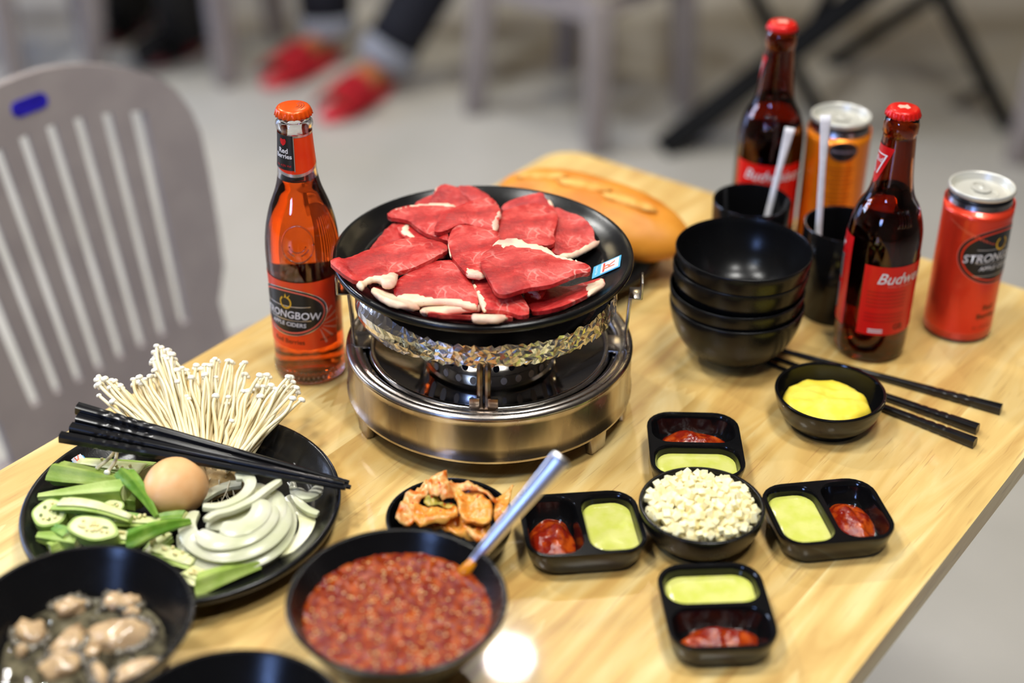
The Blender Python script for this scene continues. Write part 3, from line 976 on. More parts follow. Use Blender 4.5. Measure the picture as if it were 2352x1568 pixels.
for x, y, z in pts:
    if c0 is None:
        c0 = bpy.data.objects.new('cheese_cube', meshes[0])
        tag(c0, 'small pale cube of cheese heaped in the round black bowl', 'cheese', 'cheese cubes in the black bowl')
        o = c0
    else:
        o = c0.copy()
        o.data = rng.choice(meshes)
    COL.objects.link(o)
    o.location = (cc.x + x, cc.y + y, TT + z)
    o.rotation_euler = (rng.uniform(0, 6), rng.uniform(0, 6), rng.uniform(0, 6))
bm = bmesh.new()
for k in range(420):
    a = rng.uniform(0, 2 * PI); rr = 0.036 * math.sqrt(rng.random())
    z = rng.uniform(0.0175, 0.0215 + 0.0085 * (1 - (rr / 0.039) ** 2))
    box(bm, cc.x + rr * math.cos(a), cc.y + rr * math.sin(a), TT + z, 0.0046, 0.0046, 0.0055, 0, Matrix.Rotation(rng.uniform(0, 6), 3, 'X') @ Matrix.Rotation(rng.uniform(0, 6), 3, 'Z'))
o = obj('cheese_underneath', bm, M_ch, smooth=False)
tag(o, 'deeper layer of diced pale cheese filling the round black bowl', 'cheese', kind='stuff')

# --- big red sauce bowl with spoon, empty bowl, oyster bowl
rc = Vector((-0.0688, 0.7275, TT))
RH, RR, RF = 0.060, 0.0683, 0.031
o = obj('sauce_bowl', bowl_bm(rc, RR, RH, RF, 0.15, 0.0034), M_black, auto=0.7)
tag(o, 'large matt black bowl of red sauce with a spoon in it', 'bowl')


def inner_r(z, R, H, fr, k, wall, floor=0.006):
    return bowl_curve(max(0, (z - floor) / (H - 0.001 - floor)), fr, R, k) - wall


zs = 0.0475
r_s = inner_r(zs, RR, RH, RF, 0.15, 0.0034) + 0.0004
v, f = fill2d([(rc.x + r_s * math.cos(2 * PI * i / 110), rc.y + r_s * math.sin(2 * PI * i / 110)) for i in range(110)], 0.00115)
bm = bmesh.new()
vs = []
for q in v:
    d = math.hypot(q[0] - rc.x, q[1] - rc.y)
    h = 0.0011 * noise.noise(Vector((q[0] * 420, q[1] * 420, 1))) + 0.0008 * noise.noise(Vector((q[0] * 160, q[1] * 160, 5))) + 0.0004 * noise.noise(Vector((q[0] * 800, q[1] * 800, 2)))
    vs.append(bm.verts.new((q[0], q[1], TT + zs + h)))
for t in f:
    try: bm.faces.new([vs[i] for i in t])
    except ValueError: pass
bmesh.ops.recalc_face_normals(bm, faces=bm.faces)
if sum(fc.normal.z for fc in bm.faces) < 0: bmesh.ops.reverse_faces(bm, faces=bm.faces)
o = obj('red_sauce', bm, pm('chunky_red_sauce', C(110, 23, 0), 0.16, col2=C(172, 78, 4), ns=150, mixlo=.42, mixhi=.74, spec=0.4, bump=0.25, bs=700), None)
tag(o, 'chunky orange-red chili sauce filling the large black bowl', 'sauce', kind='stuff')

bm = bmesh.new()
rr = random.Random(8)
for _ in range(300):
    a = rr.uniform(0, 2 * PI); d_ = (r_s - 0.002) * math.sqrt(rr.random())
    x, y = rc.x + d_ * math.cos(a), rc.y + d_ * math.sin(a)
    q = rr.uniform(0.0004, 0.0010)
    rb = bmesh.ops.create_icosphere(bm, subdivisions=1, radius=q)
    for v in rb['verts']: v.co = Vector((v.co.x * rr.uniform(.7, 1.5) + x, v.co.y + y, v.co.z * 0.7 + TT + zs + 0.0003))
bits = obj('glint_bits', bm, pm('painted_glint', C(232, 188, 120), 0.12, spec=0.7), None)  # pale beads whose colour imitates blurred glints on the sauce
tag(bits, 'pale bits imitating glints on the red sauce in the large bowl', 'glint', kind='stuff')

# spoon: handle out of the sauce, over the rim
sp0 = P(1062, 1318, 0.0465)
sp1 = PY(1127, 1262, 0.781)
tip = P(1293, 1048, 0.1215)
head = Vector((rc.x + 0.012, rc.y + 0.012, TT + 0.030))
ctrl = [head, sp0, sp0.lerp(tip, 0.25), sp0.lerp(tip, 0.55), sp0.lerp(tip, 0.85), tip]
ps = spline(ctrl, 6)
n = len(ps)
bm = bmesh.new()
wid = [0.0032 + 0.0042 * max(0, (i - 6) / (n - 7)) ** 1.1 for i in range(n)]
wid[-1] *= 0.72; wid[-2] *= 0.97
sq = [(1.0, 0.34 + 0.1 * (1 - i / (n - 1))) for i in range(n)]
tube(ps, wid, 14, bm, True, sq, up=(CC - sp0).normalized())
spoon = thing('spoon', 'long steel serving spoon standing in the large bowl of red sauce', 'spoon', (sp0.x, sp0.y, TT + 0.012))
obj('handle', bm, pm('polished_spoon', C(240, 238, 240), 0.3, 1.0, rvar=0.04, ns=40), spoon)
d = (sp0 - tip).normalized()
bm = blob((head.x - 0.008, head.y - 0.008, head.z - 0.002), 0.022, 0.016, 0.005, 0, 1, 0, 3, 0.8)
obj('bowl', bm, MATS['polished_spoon'], spoon)
bm = tube([sp0 + d * 0.004, sp0 - d * 0.003, sp0 - d * 0.011], [0.0042, 0.0041, 0.0030], 12, None, True, (1, 0.5), up=(CC - sp0).normalized())
obj('sauce_smear', bm, pm('orange_oil', C(206, 128, 20), 0.2), spoon)

e4 = P(565, 1488, 0.0605)
o = obj('bowl', bowl_bm((e4.x + 0.001, e4.y - 0.0685, TT), 0.0685, 0.0605, RF, 0.15, 0.0034), M_black, auto=0.7)
tag(o, 'empty matt black bowl cut off by the bottom edge, beside the oyster bowl', 'bowl')

oc = Vector((-0.2590, 0.7055, TT))
o = obj('oyster_bowl', bowl_bm(oc, 0.0693, 0.0605, RF, 0.12, 0.0034), M_black, auto=0.7)
tag(o, 'matt black bowl of raw oysters in the bottom left corner', 'bowl')
zl = 0.0335
rl = inner_r(zl, 0.0693, 0.0605, RF, 0.12, 0.0034) + 0.0003
v, f = fill2d([(oc.x + rl * math.cos(2 * PI * i / 72), oc.y + rl * math.sin(2 * PI * i / 72)) for i in range(72)], 0.0022)
bm = bmesh.new()
vs = [bm.verts.new((q[0], q[1], TT + zl + 0.0006 * noise.noise(Vector((q[0] * 200, q[1] * 200, 0))))) for q in v]
for t in f:
    try: bm.faces.new([vs[i] for i in t])
    except ValueError: pass
bmesh.ops.recalc_face_normals(bm, faces=bm.faces)
o = obj('oyster_liquor', bm, pm('oyster_liquor', C(104, 97, 76), 0.07, col2=C(44, 40, 30), ns=70, mixlo=.4, mixhi=.6, spec=0.6, bump=0.6, bs=110, detail=6.0), None)
tag(o, 'cloudy grey oyster liquid filling the bottom left bowl', 'liquid', kind='stuff')
co = crop(0, 1180, 4.04)
M_oy = pm('oyster_flesh', C(200, 170, 130), 0.18, col2=C(146, 120, 92), ns=60, mixlo=.42, mixhi=.7, sss=0.25, sssr=(1, .7, .5), spec=0.6, bump=0.15, bs=150)
M_gill = pm('oyster_gill', C(74, 68, 60), 0.2, col2=C(120, 112, 96), ns=200, spec=0.6)
OY = [(640, 840, 150, 95, 0.35, 'plump oyster at the back left of the bowl'), (1050, 790, 85, 95, 0.2, 'small oyster at the back of the bowl, left of a pale one'), (1210, 790, 105, 80, 1.2, 'pale oyster at the back right of the bowl'),
      (290, 1080, 150, 140, 0.3, 'rounded oyster at the left edge of the bowl'), (640, 1170, 120, 190, -0.35, 'tall oyster in the middle, left of the largest one'), (1110, 1100, 270, 160, 0.15, 'largest oyster, smooth and beige, right of the middle'),
      (560, 1380, 170, 130, 0.6, 'oyster at the front left of the bowl'), (1290, 1440, 230, 90, 0.35, 'long oyster at the front right of the bowl'), (930, 1470, 70, 150, 0.5, 'narrow oyster at the front centre of the bowl'),
      (850, 1260, 70, 50, 0, 'tiny oyster scrap in the middle of the bowl'), (200, 1230, 60, 60, 0, 'small oyster knob at the far left of the bowl'), (1220, 880, 70, 60, 0, 'small shiny oyster bit below the pale back oyster')]
for k, (x, y, a, b, rot, lab) in enumerate(OY):
    c = P(*co(x, y), zl + 0.004)
    s = 0.97 / F / 4.04
    rx, ry = a * s, b * s * 1.25
    root = thing('oyster', lab, 'oyster', (c.x, c.y, TT + zl), 'raw oysters in the black bowl')
    obj('flesh', blob((c.x, c.y, TT + zl + 0.0015), rx, ry, min(rx, ry) * 0.55 + 0.0015, 0.42, 2.6, k + 1.5, 3, rot), M_oy, root)
    pts_ = []
    for i in range(26):
        t = -0.4 + 3.2 * i / 25
        rr = 1.13 + 0.12 * math.sin(i * 2.3 + k)
        q = Matrix.Rotation(rot, 3, 'Z') @ Vector((rx * rr * math.cos(t + k), ry * rr * math.sin(t + k), 0))
        pts_.append(Vector((c.x, c.y, TT + zl + 0.0012 + 0.0009 * math.sin(i * 1.9))) + q)
    if k < 9: obj('gill', tube(pts_, [0.0014 + 0.0024 * abs(math.sin(i * 1.3)) for i in range(26)], 6), M_gill, root)

# --- kimchi bowl
kc = Vector((-0.0416, 0.8475, TT))
o = obj('kimchi_bowl', bowl_bm(kc, 0.0443, 0.030, 0.0295, 0.8), M_black, auto=0.7)
tag(o, 'small black bowl of kimchi half hidden behind the red sauce bowl', 'bowl')
ck = crop(860, 1060, 6.19)
M_k1 = pm('kimchi_orange', C(214, 124, 34), 0.25, col2=C(226, 164, 78), ns=110, mixlo=.35, mixhi=.6, spec=0.6, bump=0.4, bs=260, sss=0.15)
M_k2 = pm('kimchi_pale', C(222, 172, 104), 0.25, col2=C(210, 106, 30), ns=150, mixlo=.42, mixhi=.62, spec=0.6, bump=0.4, bs=260, sss=0.15)
M_k3 = pm('kimchi_green', C(150, 140, 50), 0.3, col2=C(196, 166, 70), ns=180, bump=0.5, bs=300)
M_fl = pm('chili_flake', C(190, 40, 10), 0.3)
KIM = [(0.022, [(300, 860), (500, 820), (1000, 800), (1650, 880), (1640, 1060), (1500, 1150), (1200, 1060), (900, 950), (500, 900)], M_k1, 0.008, 'kimchi leaf lying lowest at the front of the small bowl'),
       (0.030, [(290, 850), (330, 720), (400, 560), (450, 450), (600, 370), (780, 240), (800, 430), (740, 540), (600, 620), (560, 700), (560, 860)], M_k2, 0.006, 'pale kimchi leaf at the left with red flakes'),
       (0.030, [(520, 640), (700, 600), (850, 650), (1100, 640), (1200, 640), (1210, 760), (1100, 870), (900, 900), (560, 870)], M_k1, 0.006, 'folded orange kimchi piece at the front of the heap'),
       (0.034, [(680, 570), (780, 470), (900, 500), (1050, 550), (1180, 600), (1110, 660), (900, 640), (780, 630)], M_k3, 0.003, 'olive green kimchi leaf piece in the middle of the heap'),
       (0.033, [(1110, 480), (1250, 400), (1450, 420), (1620, 520), (1690, 680), (1660, 850), (1500, 905), (1350, 875), (1210, 810), (1180, 640)], M_k1, 0.006, 'smooth round yellow-orange kimchi leaf on the right'),
       (0.038, [(920, 500), (1000, 380), (1150, 300), (1300, 290), (1430, 360), (1600, 390), (1770, 510), (1710, 565), (1560, 470), (1380, 415), (1200, 405), (1090, 480), (1170, 475), (980, 545)], M_k2, 0.005, 'rolled kimchi rib curving over the top of the heap'),
       (0.038, [(760, 450), (770, 230), (850, 190), (940, 210), (1030, 160), (1035, 220), (1070, 260), (1150, 310), (1010, 380), (930, 480), (870, 470)], M_k2, 0.006, 'upright kimchi piece at the back of the heap'),
       (0.034, [(1690, 620), (1800, 470), (1930, 380), (1995, 345), (1940, 450), (1910, 650), (1810, 860), (1700, 890)], M_k1, 0.004, 'pointed kimchi leaf sticking out over the right rim'),
       (0.027, [(1220, 890), (1300, 910), (1450, 1060), (1570, 1120), (1500, 1170), (1300, 1040)], M_k2, 0.004, 'narrow kimchi strip at the front right of the bowl')]
for k, (z, pl, m, th, lab) in enumerate(KIM):
    pp = [P(*ck(*q), z + th * 0.6) for q in pl]
    pp = resample(chaikin([(q.x, q.y) for q in pp], 1), 0.0022)
    root = thing('kimchi_piece', lab, 'kimchi', (sum(q[0] for q in pp) / len(pp), sum(q[1] for q in pp) / len(pp), TT + z - 0.002), 'kimchi pieces in the small bowl')
    obj('leaf', slab(pp, lambda x, y: TT + z + th * 0.4 + 0.0016 * noise.noise(Vector((x * 330, y * 330, k))), th * 0.6, 0.0013, 0.0058, 120, 0.0018, seed=k * 2.7, k0=0.5), m, root)
    bmf = bmesh.new()
    rr = random.Random(k)
    for _ in range(9):
        x = rr.uniform(min(q[0] for q in pp), max(q[0] for q in pp)); y = rr.uniform(min(q[1] for q in pp), max(q[1] for q in pp))
        if inside(x, y, pp) and segdist(x, y, pp) > 0.0015:
            h = TT + z + th + 0.0016 * noise.noise(Vector((x * 330, y * 330, k))) + 0.0058 * noise.noise(Vector((x * 120 + k * 2.7, y * 120 - k * 2.7, k * 2.7)))
            box(bmf, x, y, h, rr.uniform(.0008, .0016), rr.uniform(.0008, .0014), 0.0006, 0, Matrix.Rotation(rr.uniform(0, 6), 3, 'Z'))
    if bmf.verts:
        fo = obj('chili_flakes', bmf, M_fl, root, smooth=False)
        fo['kind'] = 'stuff'
    else: bmf.free()

# ------------------------------------------------------------------ two-compartment sauce dishes
def rrect(cx, cy, sx, sy, r, n=7):
    out = []
    for (qx, qy, a0) in ((1, 1, 0), (-1, 1, PI / 2), (-1, -1, PI), (1, -1, 1.5 * PI)):
        for i in range(n):
            a = a0 + PI / 2 * i / (n - 1)
            out.append((cx + qx * (sx / 2 - r) + r * math.cos(a), cy + qy * (sy / 2 - r) + r * math.sin(a)))
    return out


DL, DW, DH = 0.084, 0.0700, 0.0205


def dish_bm():
    bm = bmesh.new()
    outer = rrect(0, 0, DL, DW, 0.019)
    comps = [rrect(s * 0.0202, 0, 0.0370, DW - 0.0062, 0.0135) for s in (-1, 1)]
    v, f = fill2d(outer, 0, comps)
    tv = [bm.verts.new((q[0], q[1], DH)) for q in v]
    for t in f: bm.faces.new([tv[i] for i in t])
    no = len(outer)
    idx = {}
    for i, q in enumerate(v): idx[(round(q[0], 6), round(q[1], 6))] = tv[i]
    g = lambda q: idx[(round(q[0], 6), round(q[1], 6))]

    def wall(loop, steps, cx, cy, flip):
        prev = [g(q) for q in loop]
        for (s, z) in steps:
            cur = [bm.verts.new((cx + (q[0] - cx) * s, cy + (q[1] - cy) * s, z)) for q in loop]
            for i in range(len(loop)):
                j = (i + 1) % len(loop)
                bm.faces.new((prev[i], prev[j], cur[j], cur[i]))
            prev = cur
        bm.faces.new(prev)
    wall(outer, [(1.008, DH - 0.001), (1.0, DH - 0.003), (0.93, 0.006), (0.86, 0.0012), (0.84, 0.0)], 0, 0, 0)
    for k, s in enumerate((-1, 1)):
        wall(comps[k], [(0.975, DH - 0.0008), (0.95, DH - 0.004), (0.86, 0.0065), (0.78, 0.0042)], s * 0.0202, 0, 1)
    bmesh.ops.recalc_face_normals(bm, faces=bm.faces)
    return bm


M_green = pm('green_sauce', C(196, 200, 92), 0.16, col2=C(206, 206, 118), ns=70, spec=0.55, bump=0.12, bs=420, sss=0.15, sssr=(.8, 1, .3))
M_chili = pm('chili_paste', C(126, 26, 8), 0.12, col2=C(186, 76, 16), ns=120, mixlo=.45, mixhi=.68, spec=0.6, bump=0.5, bs=500)
dish0 = None
for name, x, y, rot, gs, lab in (('front', 0.1350, 0.7695, 94, 1, 'below the cheese bowl, nearest the camera'), ('back', 0.1385, 0.9505, 89, -1, 'behind the cheese bowl, nearest the stove'),
                                 ('left', 0.0505, 0.8535, 7.0, 1, 'left of the cheese bowl, beside the spoon handle'), ('right', 0.2243, 0.8705, 9.5, -1, 'right of the cheese bowl, near the table edge')):
    # gs: which half (local +x or -x) holds the green sauce
    lb = 'black two-part sauce dish ' + lab
    if dish0 is None:
        dish0 = obj('sauce_dish', dish_bm(), M_blackgloss, local=True, auto=0.6)
        o = dish0
    else:
        o = dish0.copy()
        COL.objects.link(o)
    o.location = (x, y, TT)
    o.rotation_euler = (0, 0, math.radians(rot))
    tag(o, lb, 'dish', 'sauce dishes around the cheese bowl')
    M = Matrix.Translation((x, y, TT)) @ Matrix.Rotation(math.radians(rot), 4, 'Z')
    gl = [Vector((gs * 0.0202 + (q[0] - gs * 0.0202) * 0.925, q[1] * 0.925, 0)) for q in rrect(gs * 0.0202, 0, 0.0370, DW - 0.0062, 0.0135)]
    sm = slab([(q.x, q.y) for q in gl], lambda a, b: 0.0098, 0.0040, 0.003, 0.0004, 90, 0.0012, seed=x * 40, under=False, k0=0.82)
    sm.transform(M)
    tag(obj('green_sauce', sm, M_green), 'pale green sauce in the dish ' + lab, 'sauce')
    bm = bmesh.new()
    rr = random.Random(int(x * 1000))
    ph = rr.uniform(0, 9)
    rows = []
    for j in range(22):
        t = j / 21
        row = []
        for i in range(48):
            a = 2 * PI * i / 48
            k = 1 + 0.16 * noise.noise(Vector((math.cos(a) * 1.6 + ph, math.sin(a) * 1.6, ph)))
            px_, py_ = -gs * 0.0202 + 0.0148 * t * k * math.cos(a), 0.0250 * t * k * math.sin(a)
            h = 0.0050 + 0.0082 * (1 - t ** 2.4) + (1 - t ** 3) * (0.0040 * noise.noise(Vector((px_ * 90 + ph, py_ * 90, ph))) + 0.0007 * noise.noise(Vector((px_ * 420, py_ * 420, ph))))
            row.append(bm.verts.new((px_, py_, max(0.0043, h))))
            if j == 0: break
        rows.append(row)
    for i in range(48): bm.faces.new((rows[0][0], rows[1][i], rows[1][(i + 1) % 48]))
    for j in range(1, 21):
        for i in range(48): bm.faces.new((rows[j][i], rows[j + 1][i], rows[j + 1][(i + 1) % 48], rows[j][(i + 1) % 48]))
    bmesh.ops.recalc_face_normals(bm, faces=bm.faces)
    bm.transform(M)
    tag(obj('chili_sauce', bm, M_chili), 'dark red chili sauce in the dish ' + lab, 'sauce')


# ------------------------------------------------------------------ chopsticks
def chopstick(a, b, label, roll=0.0, r0=0.0039, r1=0.0017):
    a, b = Vector(a), Vector(b)
    n = 90
    pts = [a.lerp(b, i / n) for i in range(n + 1)]
    bm = bmesh.new()
    t = (b - a).normalized()
    u = Vector((0, 0, 1)); u = (u - t * u.dot(t)).normalized(); w_ = t.cross(u)
    rows = []
    for i, p in enumerate(pts):
        s = i / n
        r = r0 + (r1 - r0) * s
        row = []
        for k in range(12):
            an = 2 * PI * k / 12 + roll
            sq = 1 / max(abs(math.cos(an)), abs(math.sin(an)))
            rr = r * (1 + (min(sq, 1.22) - 1) * max(0, 1 - s * 1.6))
            if 0.09 < s < 0.30:     # carved twist
                rr *= 1 - 0.15 * max(0, math.sin((s - 0.09) / 0.21 * PI * 10 + an * 1.0 + roll)) ** 2
            if s > 0.80: rr *= 1 - 0.10 * (math.sin(s * 260) > 0.2)
            row.append(bm.verts.new(p + (u * math.sin(an) + w_ * math.cos(an)) * rr))
        rows.append(row)
    for x, y in zip(rows[:-1], rows[1:]):
        for k in range(12): bm.faces.new((x[k], x[(k + 1) % 12], y[(k + 1) % 12], y[k]))
    bm.faces.new(rows[0][::-1]); bm.faces.new(rows[-1])
    bmesh.ops.recalc_face_normals(bm, faces=bm.faces)
    o = obj('chopstick', bm, M_stick, auto=0.5)
    return tag(o, label, 'chopstick')


def along(p, q, L):
    return p + (q - p).normalized() * L


for (tx, ty, sx, sy, L, lab) in ((2300, 940, 1800, 800, 0.205, 'single black chopstick on the right, lying apart behind the other two'), (2246, 985, 1785, 818, 0.187, 'black chopstick on the right, upper one of the two lying side by side'), (2240, 1017, 1788, 838, 0.19, 'black chopstick on the right, lower one of the two lying side by side')):
    a = P(tx, ty, 0.0042); b = P(sx, sy, 0.0042)
    e = along(a, b, L); e.z = TT + 0.002
    tag(chopstick(a, e, lab, 0.4), group='chopsticks on the table')

# ------------------------------------------------------------------ bottles, cans, cups
def interp(prof, z):
    for (r0, z0), (r1, z1) in zip(prof[:-1], prof[1:]):
        if min(z0, z1) <= z <= max(z0, z1) and z1 != z0: return r0 + (r1 - r0) * (z - z0) / (z1 - z0)
    return prof[-1][0] if z > prof[-1][1] else prof[0][0]


class Wrap:
    """flat print (x right, z up, metres) wrapped on a turned body; angle 0 faces the camera"""

    def __init__(s, base, prof, turn=0.0):
        s.b = Vector(base); s.p = prof
        s.a0 = math.atan2(-s.b.y, -s.b.x) + math.radians(turn)

    def pt(s, deg, z, off):
        r = interp(s.p, z) + off
        a = s.a0 + math.radians(deg)
        return Vector((s.b.x + r * math.cos(a), s.b.y + r * math.sin(a), s.b.z + z))

    def bend(s, bm, deg, z, off, R):
        for v in bm.verts:
            v.co = s.pt(deg + math.degrees(v.co.x / R), z + v.co.y, off + v.co.z)
        return bm

    def patch(s, d0, d1, z0, z1, off, n=24, m=8, zf=None):
        bm = bmesh.new()
        g = []
        for j in range(m + 1):
            row = []
            for i in range(n + 1):
                d = d0 + (d1 - d0) * i / n
                lo, hi = (z0, z1) if zf is None else zf((d - d0) / (d1 - d0))
                row.append(bm.verts.new(s.pt(d, lo + (hi - lo) * j / m, off)))
            g.append(row)
        for j in range(m):
            for i in range(n): bm.faces.new((g[j][i], g[j][i + 1], g[j + 1][i + 1], g[j + 1][i]))
        return bm

    def shape(s, poly, deg, z, off, R, grid=0.0025):
        v, f = fill2d(resample(poly, grid), grid)
        bm = bmesh.new()
        vs = [bm.verts.new((q[0], q[1], 0)) for q in v]
        for t in f:
            try: bm.faces.new([vs[i] for i in t])
            except ValueError: pass
        return s.bend(bm, deg, z, off, R)

    def text(s, txt, size, deg, z, off, R, shear=0.0, bold=0.0, sx=1.0, rise=0.0):
        bm = text_bm(txt, size, shear, bold)
        for v in bm.verts:
            v.co.x *= sx
            v.co.y += rise * v.co.x * v.co.x
        return s.bend(bm, deg, z, off, R)


def ell(a, b, n=40, cx=0, cy=0):
    return [(cx + a * math.cos(2 * PI * i / n), cy + b * math.sin(2 * PI * i / n)) for i in range(n)]


def ring2(a, b, c, d, n=48):
    """faces of a flat ring between two ellipses"""
    bm = bmesh.new()
    o = [bm.verts.new((q[0], q[1], 0)) for q in ell(a, b, n)]
    i_ = [bm.verts.new((q[0], q[1], 0)) for q in ell(c, d, n)]
    for k in range(n): bm.faces.new((o[k], o[(k + 1) % n], i_[(k + 1) % n], i_[k]))
    return bm


M_inkblack = pm('label_black', (0.01, 0.01, 0.011, 1), 0.3)
M_inkwhite = pm('label_white', C(228, 226, 228), 0.35)
M_inkgold = pm('label_gold', C(226, 176, 40), 0.35)
M_inkred = pm('label_red', C(206, 16, 24), 0.3, col2=C(196, 14, 20), ns=90)
M_dkred = pm('label_dark_red', C(120, 12, 14), 0.35)
M_silver = pm('silver_print', C(206, 200, 200), 0.25, 0.8)
M_glass = pm('clear_glass', (1, 1, 1, 1), 0.0, trans=1.0, ior=1.5)
M_amber = pm('amber_glass', (0.46, 0.13, 0.022, 1), 0.0, trans=1.0, ior=1.5)
M_cider = pm('red_cider', (1.0, 0.13, 0.012, 1), 0.0, trans=1.0, ior=1.34)
M_beer = pm('beer', (0.75, 0.32, 0.05, 1), 0.0, trans=1.0, ior=1.34)


def crown(base, z, mat, R=0.0143, teeth=21):
    pr = [(0, z + 0.0002), (R - 0.004, z), (R - 0.0022, z - 0.0007), (R - 0.0012, z - 0.002), (R - 0.0006, z - 0.0045), (R, z - 0.0063), (R - 0.0006, z - 0.0066), (R - 0.0016, z - 0.0045), (R - 0.002, z - 0.002), (0, z - 0.0012)]
    mod = lambda r, zz, a: r + (0.00055 * math.sin(a * teeth) if zz < z - 0.003 and r > R - 0.0014 else 0)
    return lathe(pr, 126, base, mod)


def bottle(base, outer, wall, glass, liquid, fill, name, label, group=None):
    root = thing(name, label, 'bottle', base, group)
    inn = [(max(r - wall, 0.004), z) for r, z in outer if 0.008 < z < outer[-1][1] - 0.0005]
    pr = [(0, 0.0035), (outer[0][0] * 0.6, 0.002), (outer[0][0] * 0.85, 0.0)] + outer + [(outer[-1][0] - 0.0012, outer[-1][1] + 0.0008), (inn[-1][0] + .0004, outer[-1][1])] + inn[::-1] + [(inn[0][0] * 0.6, 0.0075), (0, 0.0090)]
    obj('glass', lathe(pr, 72, base), glass, root)
    li = [(r + 0.00025, z) for r, z in inn if z <= fill]
    obj('liquid', lathe([(0, 0.0088), (inn[0][0] * 0.6, 0.0072), ] + li + [(interp(inn, fill) + .00025, fill), (0, fill)], 64, base), liquid, root, auto=1.2)
    return root


# --- red berry cider
cb_ = Vector((-0.1665, 1.0815, TT))
CP = [(0.0255, 0.0005), (0.0278, 0.004), (0.0284, 0.012), (0.0286, 0.0233), (0.0286, 0.045), (0.0286, 0.0605), (0.0287, 0.0847), (0.0293, 0.1006), (0.0295, 0.112), (0.0291, 0.122), (0.0281, 0.131), (0.0266, 0.1393), (0.0237, 0.1506), (0.0208, 0.1585), (0.0182, 0.1656), (0.0163, 0.173), (0.0152, 0.1804), (0.0142, 0.192), (0.0133, 0.205), (0.0128, 0.2135)]
CPF = [(p.x, p.y) for p in spline([(a, b, 0) for a, b in CP], 3)] + [(0.0129, 0.2150), (0.0138, 0.2168), (0.0142, 0.2190), (0.0140, 0.2212), (0.0130, 0.2225), (0.0125, 0.2240), (0.0124, 0.2265)]
cid = bottle(cb_, CPF, 0.0022, M_glass, M_cider, 0.176, 'cider_bottle', 'clear glass bottle of orange-red cider with an orange cap, left of the stove')
M_capo = pm('orange_cap', C(232, 82, 14), 0.28, 0.25)
obj('cap', crown(cb_, 0.2334, M_capo), M_capo, cid)
W_ = Wrap(cb_, CPF)
M_cl = pm('cider_label', C(240, 72, 20), 0.3, col2=C(232, 54, 14), ns=30)
fl = obj('front_label', W_.patch(-125, 52, 0.0355, 0.0970, 0.0003, 40, 10), M_cl, cid)
obj('back_label', W_.patch(120, 222, 0.0235, 0.0920, 0.0003, 30, 6), M_dkred, cid)
R_ = 0.0288
DZ = -34
zc = 0.0697
obj('label_oval', W_.shape(ell(0.0335, 0.0215), DZ, zc, 0.0005, R_), M_inkblack, fl)
obj('label_ring', W_.bend(ring2(0.0318, 0.0198, 0.0305, 0.0185), DZ, zc, 0.0007, R_), pm('label_pink', C(240, 110, 90), 0.35), fl)
obj('label_ring', W_.bend(ring2(0.0338, 0.0219, 0.0331, 0.0212), DZ, zc, 0.0007, R_), M_silver, fl)
obj('lettering', W_.text('STRONGBOW', 0.0092, DZ, zc - 0.0025, 0.0008, R_, 0.12, 0.012, 0.93, -3.0), M_inkwhite, fl)
obj('lettering', W_.text('APPLE CIDERS', 0.0050, DZ, zc - 0.0112, 0.0008, R_, 0.1, 0.012, 1.0, -3.0), M_inkwhite, fl)
for zz in (0.0052, -0.0074):
    obj('label_line', W_.shape([(-0.0225, -0.0004), (0.02, -0.0004), (0.02, 0.0004), (-0.0225, 0.0004)], DZ, zc + zz, 0.0008, R_), M_silver, fl)
bm = bmesh.new()
arc = [(0.0052 * math.cos(t), 0.0058 * math.sin(t)) for t in [math.radians(120 + 300 * i / 20) for i in range(21)]]
arc2 = [(0.0040 * math.cos(t), 0.0044 * math.sin(t)) for t in [math.radians(120 + 300 * i / 20) for i in range(21)]]
vo_ = [bm.verts.new((a, b, 0)) for a, b in arc]; vi_ = [bm.verts.new((a, b, 0)) for a, b in arc2]
for i in range(20): bm.faces.new((vo_[i], vo_[i + 1], vi_[i + 1], vi_[i]))
for tri in ([(-0.001, 0.004), (0.0005, 0.0085), (0.0012, 0.0045)], [(0.0008, 0.0042), (0.0045, 0.0075), (0.0022, 0.0036)]): bm.faces.new([bm.verts.new((a, b, 0)) for a, b in tri])
obj('apple_emblem', W_.bend(bm, DZ, zc + 0.0085, 0.0009, R_), M_inkgold, fl)
obj('lettering', W_.text('Red Berries', 0.0058, DZ, zc - 0.0275, 0.0006, R_, 0, 0.008), pm('label_brown', C(96, 42, 20), 0.4), fl)
obj('lettering', W_.text('Alc. 4.5% Vol', 0.0034, 36, zc - 0.0262, 0.0006, R_), pm('label_brown', C(96, 42, 20), 0.4), fl)
for k in range(7):
    a = -70 + k * 23
    c_, s_ = math.cos(math.radians(a)), math.sin(math.radians(a))
    bm = W_.shape([(0.004 * c_ - 0.0002 * s_, 0.004 * s_ + 0.0002 * c_), (0.019 * c_ - 0.0011 * s_, 0.019 * s_ + 0.0011 * c_), (0.019 * c_ + 0.0011 * s_, 0.019 * s_ - 0.0011 * c_), (0.004 * c_ + 0.0002 * s_, 0.004 * s_ - 0.0002 * c_)], 16, zc - 0.012, 0.00045, R_)
    bmesh.ops.delete(bm, geom=[v for v in bm.verts if v.co.z > TT + 0.0965 or v.co.z < TT + 0.036], context='VERTS')
    obj('label_ray', bm, pm('label_ray', C(238, 150, 120), 0.35), fl)
nzl = lambda t: (0.1795 - 0.0035 * math.sin(min(1, max(0, (t - 0.0) / 1.0)) * PI), 0.2135)
nl = obj('neck_label', W_.patch(-150, 150, 0, 0, 0.0003, 60, 10, lambda t: (0.1870 - 0.0040 * math.cos((t - 0.47) * 6), 0.2140)), M_cl, cid)
